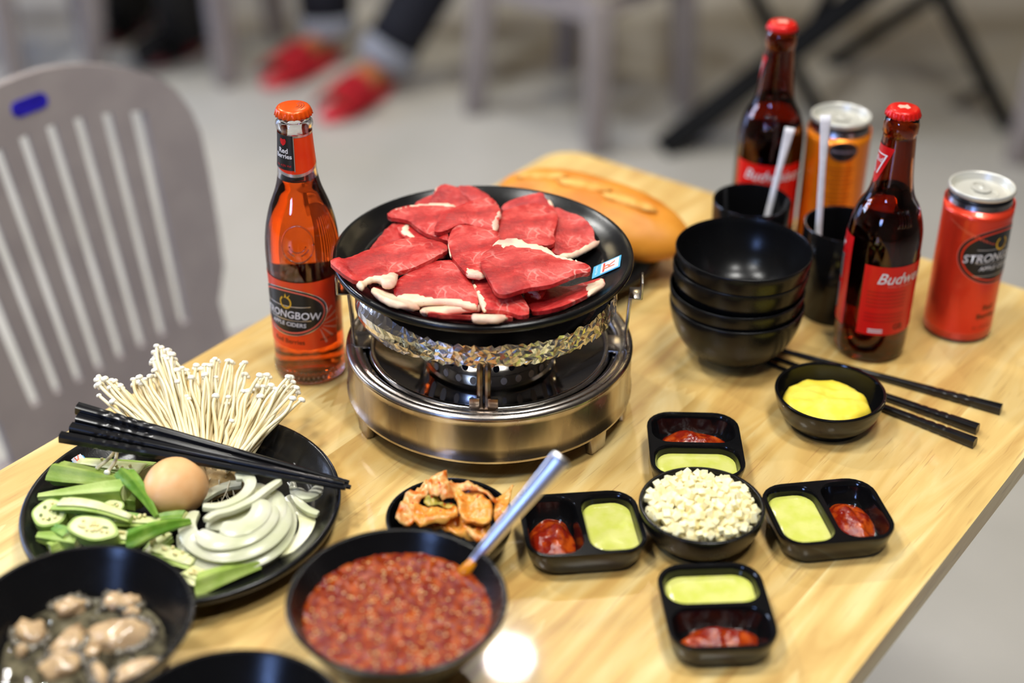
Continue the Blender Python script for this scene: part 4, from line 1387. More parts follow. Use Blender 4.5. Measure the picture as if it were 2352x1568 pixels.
obj('neck_foil', W_.patch(-150, 150, 0, 0, 0.00035, 60, 2, lambda t: (0.1850 - 0.0040 * math.cos((t - 0.47) * 6), 0.1874 - 0.0040 * math.cos((t - 0.47) * 6))), M_silver, nl)
obj('neck_foil', W_.patch(-150, 150, 0.2125, 0.2142, 0.00045, 60, 2), M_silver, nl)
obj('neck_panel', W_.patch(-86, -8, 0.1865, 0.2141, 0.0006, 20, 8), M_inkblack, nl)
for dd in (-87, -7):
    obj('neck_line', W_.patch(dd - 1.3, dd + 1.3, 0.1855, 0.2142, 0.0007, 2, 8), M_silver, nl)
Rn = 0.0142
obj('lettering', W_.text('Red', 0.0056, -43, 0.2018, 0.0009, Rn, 0, 0.02), M_inkwhite, nl)
obj('lettering', W_.text('Berries', 0.0050, -43, 0.1975, 0.0009, Rn, 0, 0.02), M_inkwhite, nl)
obj('lettering', W_.text('Alc. 4.5% Vol', 0.0024, -43, 0.1900, 0.0009, Rn), M_inkred, nl)
obj('berry_emblem', W_.shape([(0, -0.0034), (0.0022, -0.0018), (0.0030, 0.0006), (0.0022, 0.0024), (0, 0.0018), (-0.0022, 0.0024), (-0.0030, 0.0006), (-0.0022, -0.0018)], -43, 0.2092, 0.0009, Rn, 0.001), M_inkred, nl)
# raised medallion in the glass of the shoulder
rg = []
for i in range(49):
    t = 2 * PI * i / 48
    rg.append(W_.pt(-8 + math.degrees(0.0128 * math.cos(t) / 0.0285), 0.1300 + 0.0150 * math.sin(t), 0.0002))
obj('embossed_ring', tube(rg, 0.0006, 6), M_glass, cid)
for rr_, a0, a1 in ((0.0068, 200, 340), (0.0095, 215, 255), (0.0095, 285, 330)):
    rg = [W_.pt(-8 + math.degrees(rr_ * math.cos(math.radians(a0 + (a1 - a0) * i / 16)) / 0.0285), 0.1310 + rr_ * 1.1 * math.sin(math.radians(a0 + (a1 - a0) * i / 16)), 0.0002) for i in range(17)]
    obj('embossed_arc', tube(rg, 0.0005, 6), M_glass, cid)
cap_arc = bmesh.new()
for k, rr_ in enumerate((0.0045, 0.0065, 0.0083)):
    pts_ = [Vector((cb_.x + rr_ * math.cos(t), cb_.y + rr_ * math.sin(t), TT + 0.23345)) for t in [math.radians(-60 + k * 10 + (120 - k * 10) * i / 14) for i in range(15)]]
    tube(pts_, 0.00028, 6, cap_arc)
obj('cap_print', cap_arc, pm('cap_ink', C(120, 40, 10), 0.4), cid)

kb = bmesh.new()  # glass bumps added to make the bottle base sparkle
for j in range(3):
    for i in range(44):
        a = 2 * PI * (i + 0.5 * (j % 2)) / 44
        z = 0.0035 + j * 0.0040
        r = interp(CPF, z) - 0.0002
        q = bmesh.ops.create_icosphere(kb, subdivisions=1, radius=0.0013)
        for v in q['verts']: v.co = v.co + Vector((cb_.x + r * math.cos(a), cb_.y + r * math.sin(a), TT + z))
kn_ = obj('sparkle_knurl', kb, M_glass, cid)
kn_['kind'] = 'stuff'

# --- beer bottles
BP = [(0.0268, 0.0005), (0.0292, 0.0035), (0.0301, 0.010), (0.0303, 0.020), (0.0303, 0.06), (0.0305, 0.0791), (0.0305, 0.098), (0.0302, 0.1107), (0.0292, 0.1185), (0.0274, 0.1260), (0.0243, 0.1345), (0.0208, 0.1405), (0.0184, 0.1462), (0.0168, 0.1530), (0.0158, 0.1600), (0.0148, 0.1700), (0.0140, 0.1800), (0.0134, 0.1900), (0.0130, 0.1962)]
BPF = [(p.x, p.y) for p in spline([(a, b, 0) for a, b in BP], 3)] + [(0.0133, 0.1975), (0.0140, 0.1990), (0.0140, 0.2060), (0.0133, 0.2080), (0.0129, 0.2125)]
M_capr = pm('red_cap', C(212, 28, 20), 0.3, 0.2)
M_back = pm('label_red_plain', C(222, 18, 18), 0.35)


def beer(base, turnA, label):
    rt = bottle(base, BPF, 0.0024, M_amber, M_beer, 0.150, 'beer_bottle', label, 'brown beer bottles with red caps')
    obj('cap', crown(base, 0.2190, M_capr, 0.0140), M_capr, rt)
    cp = [(0.0035, 0.0045), (0.001, 0.003), (-0.003, 0.004), (-0.005, 0.001), (-0.0035, -0.003), (0.0, -0.002), (0.002, -0.0045), (0.005, -0.002), (0.004, 0.001)]
    v, f = fill2d(cp, 0)
    bm = bmesh.new()
    vs = [bm.verts.new((base.x + q[0], base.y + q[1], TT + 0.2193)) for q in v]
    for t in f: bm.faces.new([vs[i] for i in t])
    obj('cap_emblem', bm, pm('cap_emblem', C(226, 170, 150), 0.4), rt)
    W = Wrap(base, BPF)
    R = 0.0306
    fl = obj('front_label', W.patch(turnA - 82, turnA + 82, 0.0290, 0.1110, 0.0004, 40, 10), M_inkred, rt)
    obj('lettering', W.text('Budweiser', 0.0145, turnA - 2, 0.0990, 0.0007, R, 0.35, 0.012, 1.0), M_inkwhite, fl)
    bow = [(-0.031, 0.012), (-0.006, 0.0055), (0.006, 0.0055), (0.031, 0.012), (0.031, -0.012), (0.006, -0.0055), (-0.006, -0.0055), (-0.031, -0.012)]
    obj('bow_tie_emblem', W.shape(bow, turnA + 4, 0.0790, 0.0006, R), M_silver, fl)
    obj('label_block', W.shape([(-0.029, -0.012), (0.029, -0.012), (0.029, 0.012), (-0.029, 0.012)], turnA + 4, 0.0505, 0.0006, R), M_silver, fl)
    B = turnA + 153
    bl = obj('back_label', W.patch(B - 43, B + 82, 0.0290, 0.0930, 0.0004, 30, 10), M_back, rt)
    obj('lettering', W.text('Budweiser', 0.0140, B + 30, 0.0818, 0.0007, R, 0.35, 0.010, 0.95), M_inkwhite, bl)
    obj('lettering', W.text('KING OF BEERS', 0.0032, B + 16, 0.0752, 0.0007, R), pm('label_pale_red', C(238, 120, 110), 0.4), bl)
    for k in range(9):
        zz = 0.0695 - k * 0.0034
        if k == 5: continue
        obj('fine_print', W.shape([(-0.0165, -0.0006), (0.0165, -0.0006), (0.0165, 0.0006), (-0.0165, 0.0006)], B - 3, zz, 0.0006, R, 0.004), pm('label_mid_red', C(188, 14, 14), 0.4), bl)
    obj('lettering', W.text('GB', 0.0072, B + 22, 0.0362, 0.0007, R, 0, 0.02), M_dkred, bl)
    for k in range(2):
        obj('fine_print', W.shape([(-0.006, -0.0006), (0.006, -0.0006), (0.006, 0.0006), (-0.006, 0.0006)], B - 14, 0.0342 - k * 0.0022, 0.0006, R, 0.004), M_inkwhite, bl)
    N_ = turnA + 68
    Rn = 0.0152
    nl = obj('neck_label', W.shape([(-0.0150, 0.0165), (0.0145, 0.0165), (0.0145, 0.0150), (0.0035, -0.0130), (0.0, -0.0165), (-0.0035, -0.0130), (-0.0150, 0.0150)], N_, 0.1722, 0.0004, Rn), M_inkred, rt)
    for sgn in (-1, 1):
        obj('label_line', W.shape([(sgn * 0.0095, 0.009), (sgn * 0.0080, 0.009), (sgn * 0.0008, -0.0085), (sgn * 0.0020, -0.0085)] if sgn < 0 else [(0.0008, -0.0085), (0.0020, -0.0085), (0.0095, 0.009), (0.0080, 0.009)], N_, 0.1732, 0.0007, Rn, 0.004), M_inkwhite, nl)
    obj('label_line', W.shape([(-0.0095, 0.008), (0.0095, 0.008), (0.0095, 0.009), (-0.0095, 0.009)], N_, 0.1732, 0.0007, Rn, 0.004), M_inkwhite, nl)
    obj('lettering', W.text('Bud', 0.0062, N_, 0.1767, 0.0007, Rn, 0.3), M_inkwhite, nl)
    # raised crest on the shoulder
    em = bmesh.new()
    D_ = turnA + 165
    for i in range(-2, 3):
        pts_ = [W.pt(D_ + i * 5.5 + 2 * math.sin(k), 0.1265 + k * 0.0030, 0.0001) for k in range(5)]
        tube(pts_, 0.0006, 6, em)
    for k in (0, 4):
        tube([W.pt(D_ + i * 2.75, 0.1265 + k * 0.0030, 0.0001) for i in range(-5, 6)], 0.0006, 6, em)
    obj('embossed_crest', em, M_amber, rt)
    return rt


beer(Vector((0.3040, 1.1270, TT)), -132, 'brown beer bottle with a red cap standing in front, right of the black cups')
q = P(1798, 50, 0.219)
beer(Vector((q.x, q.y, TT)), -171, 'brown beer bottle with a red cap standing at the back, behind the black cup')


# --- slim cans
def can(base, body, name, label):
    root = thing(name, label, 'can', base, 'slim drink cans')
    pr = [(0.021, 0.002), (0.0225, 0.0), (0.0238, 0.0006), (0.0252, 0.004), (0.0284, 0.0098), (0.0289, 0.0125), (0.0289, 0.1165), (0.0287, 0.1190), (0.0279, 0.1225)]
    obj('body', lathe(smooth_prof(pr[4:], 3), 72, base), body, root)
    obj('bottom_rim', lathe([(0, 0.006), (0.018, 0.0045), (0.021, 0.001), (0.0225, 0.0), (0.0238, 0.0006), (0.0252, 0.004), (0.0284, 0.0098), (0.027, 0.0105), (0, 0.0105)], 64, base), M_can, root, auto=0.8)
    obj('shoulder', lathe([(0.0278, 0.1222), (0.0268, 0.1262), (0.0258, 0.1295), (0.0255, 0.1316), (0.0240, 0.1316), (0.0240, 0.1222), (0.0278, 0.1222)], 64, base), M_can, root, auto=0.8)
    obj('neck_band', lathe([(0.0262, 0.1290), (0.0259, 0.1330), (0.0250, 0.1330), (0.0250, 0.1290), (0.0262, 0.1290)], 64, base), M_inkblack, root)
    obj('lid', lathe(smooth_prof([(0.0255, 0.1325), (0.0268, 0.1335), (0.0273, 0.1355), (0.0270, 0.1374), (0.0258, 0.1377), (0.0248, 0.1366), (0.0240, 0.1335), (0.0232, 0.1312), (0.0222, 0.1308), (0.0212, 0.1322)], 3) + [(0.0195, 0.1326), (0, 0.1327)], 72, base), M_lid, root)
    tb = bmesh.new()
    a0 = math.radians(100)
    R = Matrix.Rotation(a0, 3, 'Z')
    o_ = [R @ Vector((x, y, 0)) for x, y in ell(0.0105, 0.0078, 28, 0.002)]
    h_ = [R @ Vector((x, y, 0)) for x, y in ell(0.0048, 0.0046, 20, 0.0060)]
    v, f = fill2d([(q.x, q.y) for q in o_], 0, [[(q.x, q.y) for q in h_]])
    up_ = [tb.verts.new((base.x + q[0], base.y + q[1], TT + 0.1347)) for q in v]
    dn_ = [tb.verts.new((base.x + q[0], base.y + q[1], TT + 0.1338)) for q in v]
    cnt = {}
    for t in f:
        tb.faces.new([up_[i] for i in t]); tb.faces.new([dn_[i] for i in reversed(t)])
        for i in range(3): cnt[(t[i], t[(i + 1) % 3])] = 1
    for (a, b) in cnt:
        if (b, a) not in cnt: tb.faces.new((up_[b], up_[a], dn_[a], dn_[b]))
    bmesh.ops.recalc_face_normals(tb, faces=tb.faces)
    obj('pull_tab', tb, M_lid, root, smooth=False)
    obj('rivet', lathe([(0.0022, 0.1336), (0.0022, 0.1352), (0.0014, 0.1357), (0, 0.1357)], 20, base), M_lid, root)
    sc_ = [Vector((base.x, base.y, 0)) + R @ Vector((x - 0.0085, y, 0)) for x, y in ell(0.0085, 0.0100, 36)]
    obj('score_line', tube([(p.x, p.y, TT + 0.1329) for p in sc_], 0.0004, 6), M_lid, root)
    return root, Wrap(base, smooth_prof(pr[3:], 3))


M_can = pm('can_aluminium', C(214, 214, 216), 0.22, 1.0)
M_lid = pm('can_lid', C(214, 212, 202), 0.34, 0.4, bump=0.05, bs=80)
M_canr = pm('red_can', C(232, 64, 36), 0.32, 0.45, col2=C(224, 50, 28), ns=10, coat=0.3)
M_cano = pm('orange_can', C(240, 134, 22), 0.3, 0.45, col2=C(232, 118, 14), ns=10, coat=0.3)
q = P(2257, 424, 0.1374)
rb = Vector((q.x, q.y, TT))
rt, W = can(rb, M_canr, 'cider_can', 'orange-red slim cider can at the right edge of the photo')
R = 0.0291
D_ = 52
zc = 0.0850
ov = obj('label_oval', W.shape(ell(0.0360, 0.0262), D_, zc, 0.0003, R), M_inkblack, rt)
obj('label_ring', W.bend(ring2(0.0335, 0.0237, 0.0317, 0.0221), D_, zc, 0.0005, R), M_canr, ov)
obj('label_ring', W.bend(ring2(0.0364, 0.0267, 0.0357, 0.0260), D_, zc, 0.0005, R), pm('label_pink', C(240, 110, 90), 0.35), ov)
obj('lettering', W.text('STRONGBOW', 0.0104, D_, zc - 0.001, 0.0006, R, 0.12, 0.012, 0.93, -2.5), M_inkwhite, ov)
obj('lettering', W.text('APPLE CIDERS', 0.0054, D_, zc - 0.0105, 0.0006, R, 0.15, 0.012, 1.0, -2.5), M_inkwhite, ov)
for zz in (0.0066, -0.0060, -0.0180):
    obj('label_line', W.shape([(-0.021, -0.0003), (0.02, -0.0003), (0.02, 0.0003), (-0.021, 0.0003)], D_, zc + zz, 0.0006, R), M_silver, ov)
bm = bmesh.new()
vo_ = [bm.verts.new((a * 1.1, b * 1.1, 0)) for a, b in arc]; vi_ = [bm.verts.new((a * 1.1, b * 1.1, 0)) for a, b in arc2]
for i in range(20): bm.faces.new((vo_[i], vo_[i + 1], vi_[i + 1], vi_[i]))
obj('apple_emblem', W.bend(bm, D_, zc + 0.0115, 0.0007, R), M_inkgold, ov)
obj('lettering', W.text('Red', 0.0070, D_ - 2, 0.0350, 0.0004, R, 0, 0.02), pm('can_brown', C(120, 50, 20), 0.4), rt)
obj('lettering', W.text('Berries', 0.0070, D_ - 2, 0.0270, 0.0004, R, 0, 0.02), MATS['can_brown'], rt)
obj('lettering', W.text('Alc. 4.5% Vol', 0.0034, D_ - 8, 0.0165, 0.0004, R), MATS['can_brown'], rt)
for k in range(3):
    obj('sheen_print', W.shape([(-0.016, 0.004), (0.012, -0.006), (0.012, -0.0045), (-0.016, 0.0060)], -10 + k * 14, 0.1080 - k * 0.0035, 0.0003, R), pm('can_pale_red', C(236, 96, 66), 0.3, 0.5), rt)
q = P(1933, 262, 0.1374)
ob = Vector((q.x, q.y, TT))
rt, W = can(ob, M_cano, 'cider_can', 'orange slim cider can at the back between the two beer bottles')
ov = obj('label_oval', W.shape(ell(0.0135, 0.0094), 12, 0.1130, 0.0003, R), M_inkblack, rt)
obj('label_ring', W.bend(ring2(0.0126, 0.0085, 0.0120, 0.0080), 12, 0.1130, 0.0005, R), pm('oval_grey', C(92, 78, 80), 0.4), ov)
obj('lettering', W.text('STRONGBOW', 0.0036, 12, 0.1127, 0.0006, R, 0.12, 0.012), pm('oval_text', C(150, 136, 150), 0.4), ov)
for k in range(12):
    wd = 0.012 - 0.002 * (k % 3)
    obj('fine_print', W.shape([(-wd, -0.0006), (wd, -0.0006), (wd, 0.0006), (-wd, 0.0006)], 12, 0.0960 - 0.0044 * k, 0.0003, R, 0.006), pm('can_dark_orange', C(168, 70, 8), 0.4), rt)


# --- black cups with paper-wrapped straws
def cup(c, label):
    pr = [(0, 0.002), (0.0285, 0.002), (0.0290, 0.0), (0.0305, 0.0), (0.0315, 0.003), (0.0336, 0.045), (0.0346, 0.0845), (0.0341, 0.0852), (0.0326, 0.0850), (0.0322, 0.0835), (0.0308, 0.03), (0.0292, 0.007), (0, 0.0055)]
    o = obj('cup', lathe(pr, 60, c), M_blackgloss, auto=0.7)
    return tag(o, label, 'cup', 'black cups with straws')


cup(Vector((0.2110, 1.2330, TT)), 'black cup behind the stack of bowls with a straw leaning right')
cup(Vector((0.2845, 1.1890, TT)), 'black cup right of the stack of bowls, behind the front beer bottle')


def straw(a, b, label):
    bm = bmesh.new()
    n = 24
    pts = [Vector(a).lerp(Vector(b), i / n) for i in range(n + 1)]
    sq = [(1, 1)] * (n - 5) + [(1.1, 0.9), (1.2, 0.75), (1.3, 0.55), (1.42, 0.35), (1.5, 0.2), (1.55, 0.14)]
    tube(pts, 0.0029, 14, bm, True, sq, up=(0, 1, 0))
    o = obj('straw', bm, M_paper)
    return tag(o, label, 'straw', 'paper-wrapped straws')


straw(P(1733, 612, 0.010), PY(1815, 293, 1.262), 'white paper-wrapped straw leaning in the cup behind the bowls')
straw(P(1870, 690, 0.010), PY(1897, 264, 1.200), 'white paper-wrapped straw standing in the cup beside the front beer bottle')

# ------------------------------------------------------------------ bread on a plate behind the stove
bq0, bq1 = P(1150, 424, 0.042), P(1580, 562, 0.042)
bcen = (bq0 + bq1) / 2
bx = (bq1 - bq0); bl = bx.length; bx.normalize(); by = Vector((-bx.y, bx.x, 0))
pc = P(1236, 596, 0.0)
bp = thing('bread_plate', 'round black plate under the bread loaf, mostly hidden behind the meat plate', 'plate', pc)
obj('dish', lathe(smooth_prof(plate_prof(), 3), 96, pc), M_plate, bp, auto=0.8)
bm = bmesh.new()
rows = []
N1, N2 = 60, 40
for i in range(N1 + 1):
    t = -1 + 2 * i / N1
    k = max(0.0, 1 - abs(t) ** 2.5) ** 0.55
    row = []
    for j in range(N2):
        a = 2 * PI * j / N2
        wy, wz = 0.0460 * k, 0.0345 * k
        y = math.cos(a) * wy
        z = math.sin(a) * wz
        if z < 0: z *= 0.75
        # slashes along the top, opened like lips
        s = 0
        for s0, yo in ((-0.55, 0.004), (-0.05, 0.002), (0.45, 0.0)):
            u = (t - s0) / 0.30
            if abs(u) < 1:
                ln = (y / 0.046 + 0.12 - (yo + 0.35 * (t - s0)) * 1.0)
                s += (math.exp(-(ln / 0.16) ** 2) * 0.0060 - math.exp(-((ln + 0.28) / 0.10) ** 2) * 0.0045) * (1 - u * u)
        if z > 0: z += -s
        z += 0.0008 * noise.noise(Vector((t * 9, a * 2, 1)))
        row.append(bm.verts.new(Vector((bcen.x, bcen.y, TT + 0.0390)) + bx * (t * bl / 2) + by * y + Vector((0, 0, z))))
    rows.append(row)
for a, b in zip(rows[:-1], rows[1:]):
    for j in range(N2): bm.faces.new((a[j], a[(j + 1) % N2], b[(j + 1) % N2], b[j]))
bmesh.ops.remove_doubles(bm, verts=bm.verts, dist=1e-5)
bmesh.ops.recalc_face_normals(bm, faces=bm.faces)
o = obj('bread_loaf', bm, pm('bread_crust', C(200, 118, 22), 0.5, col2=C(222, 150, 50), ns=22, mixlo=.35, mixhi=.7, bump=0.25, bs=120))
tag(o, 'golden bread loaf with slashed top behind the meat plate', 'bread')
for k, s0 in enumerate((-0.52, -0.05, 0.42)):
    pl = []
    for i in range(15):
        u = -1 + 2 * i / 14
        t = s0 + 0.26 * u
        kk = max(0.0, 1 - abs(t) ** 2.5) ** 0.55
        yy = 0.046 * (-0.12 + 0.45 * (t - s0)) * kk
        zz = 0.0345 * kk * math.sqrt(max(0, 1 - (yy / (0.0460 * kk + 1e-6)) ** 2)) - 0.0022 * (1 - u * u)
        pl.append(Vector((bcen.x, bcen.y, TT + 0.0390 + zz)) + bx * (t * bl / 2) + by * yy)
    sl = obj('slash', tube(pl, [0.0006 + 0.0072 * math.sqrt(max(0, 1 - (-1 + 2 * i / 14) ** 2)) for i in range(15)], 8, None, True, (1, 0.45), up=(0, 0, 1)), pm('bread_crumb', C(222, 176, 92), 0.6, col2=C(210, 146, 56), ns=90, bump=0.5, bs=200), o)

# ------------------------------------------------------------------ vegetable plate on the left
VX, VY, VR = -0.2318, 0.8725, 0.1118
vplate = thing('vegetable_plate', 'round black plate on the left holding enoki mushrooms, okra, egg and onion', 'plate', (VX, VY, TT))
obj('dish', lathe([(r * VR / 0.1148, z) for r, z in smooth_prof(plate_prof(), 3)], 96, (VX, VY, TT), lambda r, z, a: r + (0.0004 * math.sin(r * 900) if 0.06 < r < 0.1 and z > 0.0045 else 0)), M_plate, vplate, auto=0.8)
st = [on_plate(x, y, 0.0006, VX, VY, 0.0) for x, y in ((190, 1090), (152, 1048), (176, 1034), (214, 1072))]
sticker(vplate, st)

# egg
ec = P(401, 1119, 0.0285)
eb = bmesh.new()
bmesh.ops.create_uvsphere(eb, u_segments=40, v_segments=28, radius=1)
ax = Vector((-0.35, -0.75, 0.25)).normalized()
qm = ax.to_track_quat('Z', 'Y').to_matrix()
for v in eb.verts:
    k = 1 - 0.10 * v.co.z
    v.co = qm @ Vector((v.co.x * 0.0214 * k, v.co.y * 0.0214 * k, v.co.z * 0.0262)) + Vector(ec)
o = obj('egg', eb, pm('egg_shell', C(232, 182, 128), 0.42, col2=C(228, 174, 118), ns=80, bump=0.08, bs=700, sss=0.1, sssr=(1, .5, .3)))
tag(o, 'brown hen egg resting between the okra and the onion', 'egg')

# okra
ok = crop(50, 1020, 4.9)
on = crop(380, 1040, 4.355)
M_okg = pm('okra_skin', C(136, 164, 62), 0.42, col2=C(178, 194, 110), ns=45, stretch=(1, 1, 1), mixlo=.35, mixhi=.68, bump=0.25, bs=500)
M_okd = pm('okra_dark', C(88, 134, 34), 0.4, col2=C(138, 170, 70), ns=50, bump=0.25, bs=500)
M_okf = pm('okra_flesh', C(214, 220, 150), 0.35, col2=C(228, 228, 176), ns=70, bump=0.2, bs=300, sss=0.15, sssr=(.8, 1, .5))
M_seed = pm('okra_seed', C(236, 222, 160), 0.4)
seed_me = None


def seeds(parent, pts):
    global seed_me
    if seed_me is None:
        b_ = bmesh.new()
        bmesh.ops.create_icosphere(b_, subdivisions=1, radius=0.0014)
        seed_me = bpy.data.meshes.new('seed')
        for f in b_.faces: f.smooth = True
        b_.to_mesh(seed_me); b_.free()
        seed_me.materials.append(M_seed)
    inv = wm(parent).inverted()
    for p in pts:
        s = bpy.data.objects.new('seed', seed_me)
        COL.objects.link(s)
        s.parent = parent
        s.location = inv @ Vector(p)


def okra_pod(a, b, ra, rb, za, zb, label, mat, cr, cut=True, flat=1.0, half=False, nseed=0, bend_=0.0):
    A, B = P(*cr(*a), za), P(*cr(*b), zb)
    root = thing('okra_piece', label, 'okra', (A.x, A.y, TT + 0.006), 'okra pieces on the left plate')
    n = 16
    t = (B - A).normalized()
    side = t.cross(Vector((0, 0, 1))).normalized()
    upv = side.cross(t).normalized()
    bm = bmesh.new()
    rows = []
    for i in range(n + 1):
        s = i / n
        p = A.lerp(B, s) + upv * bend_ * math.sin(PI * s)
        r = ra + (rb - ra) * s ** 1.3
        row = []
        for k in range(20):
            an = 2 * PI * k / 20
            rr = r * (1 + 0.17 * math.cos(5 * an) + 0.04 * noise.noise(Vector((s * 5, an, ra * 900))))
            y = math.sin(an) * rr
            if half and y > 0: y *= 0.12
            row.append(bm.verts.new(p + side * math.cos(an) * rr + upv * y * flat - t * (0.5 * r * math.cos(an) if cut and i == 0 else 0)))
        rows.append(row)
    for x, y in zip(rows[:-1], rows[1:]):
        for k in range(20): bm.faces.new((x[k], x[(k + 1) % 20], y[(k + 1) % 20], y[k]))
    bm.faces.new(rows[-1])
    bm.faces.new(rows[0][::-1])
    bmesh.ops.recalc_face_normals(bm, faces=bm.faces)
    obj('pod', bm, mat, root, auto=1.0)
    if cut:
        bm = bmesh.new()
        vv = [bm.verts.new(A - t * 0.0004 + side * math.cos(2 * PI * k / 20) * ra * 0.9 * (1 + .13 * math.cos(10 * PI * k / 20)) + upv * math.sin(2 * PI * k / 20) * ra * .9 * flat * (0.12 if half and k < 10 else 1) - t * (0.5 * ra * 0.9 * math.cos(2 * PI * k / 20))) for k in range(20)]
        bm.faces.new(vv)
        obj('cut_face', bm, M_okf, root, smooth=False)
    if half:
        # hollow pale inside laid along the open side
        pts = [A.lerp(B, s / 12) + upv * (bend_ * math.sin(PI * s / 12) + 0.0012) for s in range(13)]
        obj('cut_face', tube(pts, [(ra + (rb - ra) * (s / 12) ** 1.3) * 0.72 for s in range(13)], 12, None, True, (1, 0.14), up=upv), M_okf, root)
        rr = random.Random(nseed)
        seeds(root, [A.lerp(B, rr.uniform(0.15, 0.7)) + side * rr.uniform(-.5, .5) * ra + upv * 0.0032 for _ in range(nseed)])
    return root


def okra_slice(c, ax_, bx_, rot, z, tilt, label, holes, cr, nseed):
    """oblique cut through the pod: pale five-chambered face with a green rim"""
    Cc = P(*cr(*c), z)
    root = thing('okra_slice', label, 'okra', (Cc.x, Cc.y, TT + 0.006), 'okra pieces on the left plate')
    s = 1.08 / F / 4.9
    rx, ry = ax_ * s, bx_ * s * 1.3
    R = Matrix.Rotation(rot, 3, 'Z')
    T = Matrix.Rotation(tilt, 3, 'X')

    def face(k, h0, h1, n=40):
        bm = bmesh.new()
        lo, hi = [], []
        for i in range(n):
            a = 2 * PI * i / n
            q = 1 + 0.035 * math.cos(5 * a + 0.6)
            lo.append(bm.verts.new(Cc + T @ (R @ Vector((rx * k * q * math.cos(a) * 1.0 + 0.004 * (h1 > 0.004 and 0), ry * k * q * math.sin(a), h0)))))
            hi.append(bm.verts.new(Cc + T @ (R @ Vector((rx * k * q * math.cos(a), ry * k * q * math.sin(a), h1)))))
        bm.faces.new(hi); bm.faces.new(lo[::-1])
        for i in range(n): bm.faces.new((lo[i], lo[(i + 1) % n], hi[(i + 1) % n], hi[i]))
        bmesh.ops.recalc_face_normals(bm, faces=bm.faces)
        return bm
    obj('rind', face(1, -0.009, 0), M_okg, root, auto=0.9)
    obj('cut_face', face(0.88, -0.001, 0.0004), M_okf, root, auto=0.9)
    hb_ = bmesh.new()
    for i in range(holes):
        a = 2 * PI * i / holes + 0.4
        ctr = Vector((rx * 0.5 * math.cos(a), ry * 0.5 * math.sin(a), 0.0006))
        vv = [hb_.verts.new(Cc + T @ (R @ (ctr + Vector((rx * 0.15 * math.cos(b), ry * 0.11 * math.sin(b), 0))))) for b in [2 * PI * k / 10 for k in range(10)]]
        hb_.faces.new(vv)
    if holes: obj('chamber', hb_, pm('okra_chamber', C(96, 110, 44), 0.5), root, smooth=False)
    else: hb_.free()
    rr = random.Random(nseed + 3)
    seeds(root, [Cc + T @ (R @ Vector((rx * rr.uniform(-.6, .6), ry * rr.uniform(-.45, .45), 0.0008))) for _ in range(nseed)])
    return root


okra_pod((390, 320), (1080, 420), 0.0085, 0.0045, 0.026, 0.024, 'pale green okra pod with a faceted end, rearmost left on the plate', M_okg, ok)
okra_pod((1370, 290), (640, 200), 0.0095, 0.0050, 0.020, 0.016, 'okra half with its pale inside facing up, behind the egg end of the pods', M_okg, ok, half=True, nseed=4)
okra_pod((1200, 520), (190, 590), 0.0080, 0.0022, 0.030, 0.022, 'long okra pod pointing left with a tan cut end beside the egg', M_okg, ok)
okra_slice((315, 770), 195, 150, 1.95, 0.026, 0.25, 'round okra slice with dark open chambers at the far left', 5, ok, 5)
okra_pod((430, 660), (1230, 830), 0.0070, 0.0035, 0.030, 0.030, 'split okra piece with a row of seeds in the middle of the heap', M_okg, ok, half=True, nseed=16, bend_=0.004)
okra_slice((800, 940), 290, 120, -0.22, 0.031, 0.28, 'long oval okra slice full of cream seeds at the front of the heap', 1, ok, 26)
okra_pod((1190, 1100), (1900, 870), 0.0066, 0.0022, 0.030, 0.029, 'bright green okra pod half pointing at the onion', M_okd, ok, bend_=0.003)
okra_pod((1160, 340), (1520, 810), 0.0062, 0.0016, 0.036, 0.028, 'dark green okra tip lying against the egg', M_okd, ok, bend_=0.004)
okra_pod((1330, 900), (600, 760), 0.0066, 0.0040, 0.020, 0.020, 'okra pod in the shadow under the split seeded piece', M_okd, ok)
okra_pod((690, 1110), (180, 1040), 0.0078, 0.0030, 0.019, 0.018, 'okra piece with a pointed green tip at the lower left of the heap', M_okg, ok)
okra_pod((330, 1210), (520, 1090), 0.0060, 0.0040, 0.016, 0.016, 'short okra end peeking over the rim of the oyster bowl', M_okg, ok)
okra_pod((1830, 830), (1480, 860), 0.0050, 0.0034, 0.022, 0.022, 'small okra piece just below the egg', M_okd, ok, bend_=0.001)
okra_pod((1050, 850), (1560, 870), 0.0055, 0.0048, 0.024, 0.024, 'okra piece with white seeds right under the egg', M_okg, ok, half=True, nseed=9)
okra_pod((1500, 1170), (1860, 1290), 0.0068, 0.0055, 0.017, 0.017, 'okra piece between the heap and the lower edge of the onion', M_okg, ok, half=True, nseed=3)
okra_pod((20, 1010), (280, 1100), 0.0072, 0.0060, 0.017, 0.016, 'okra piece under the lower left side of the onion', M_okg, on, half=True, nseed=3)
okra_pod((230, 1180), (470, 1300), 0.0080, 0.0075, 0.014, 0.013, 'okra half with seeds at the very front of the plate', M_okf, on, half=True, nseed=12)
okra_pod((320, 1340), (940, 1120), 0.0078, 0.0036, 0.012, 0.014, 'long bright green okra half along the front of the onion', M_okg, on, bend_=0.001)
okra_pod((560, 800), (330, 640), 0.0062, 0.0030, 0.021, 0.019, 'okra piece lying under the long pod, behind the round slice', M_okd, ok, nseed=0)
okra_pod((1330, 640), (930, 590), 0.0066, 0.0050, 0.020, 0.022, 'okra piece in the gap between the long pod and the egg', M_okg, ok)
okra_slice((1000, 720), 150, 90, 0.5, 0.0245, 0.3, 'small okra slice with seeds in the gap left of the egg', 4, ok, 8)
okra_pod((960, 1010), (1330, 1060), 0.0070, 0.0060, 0.021, 0.020, 'okra half with seeds behind the bright green pod half', M_okg, ok, half=True, nseed=8)
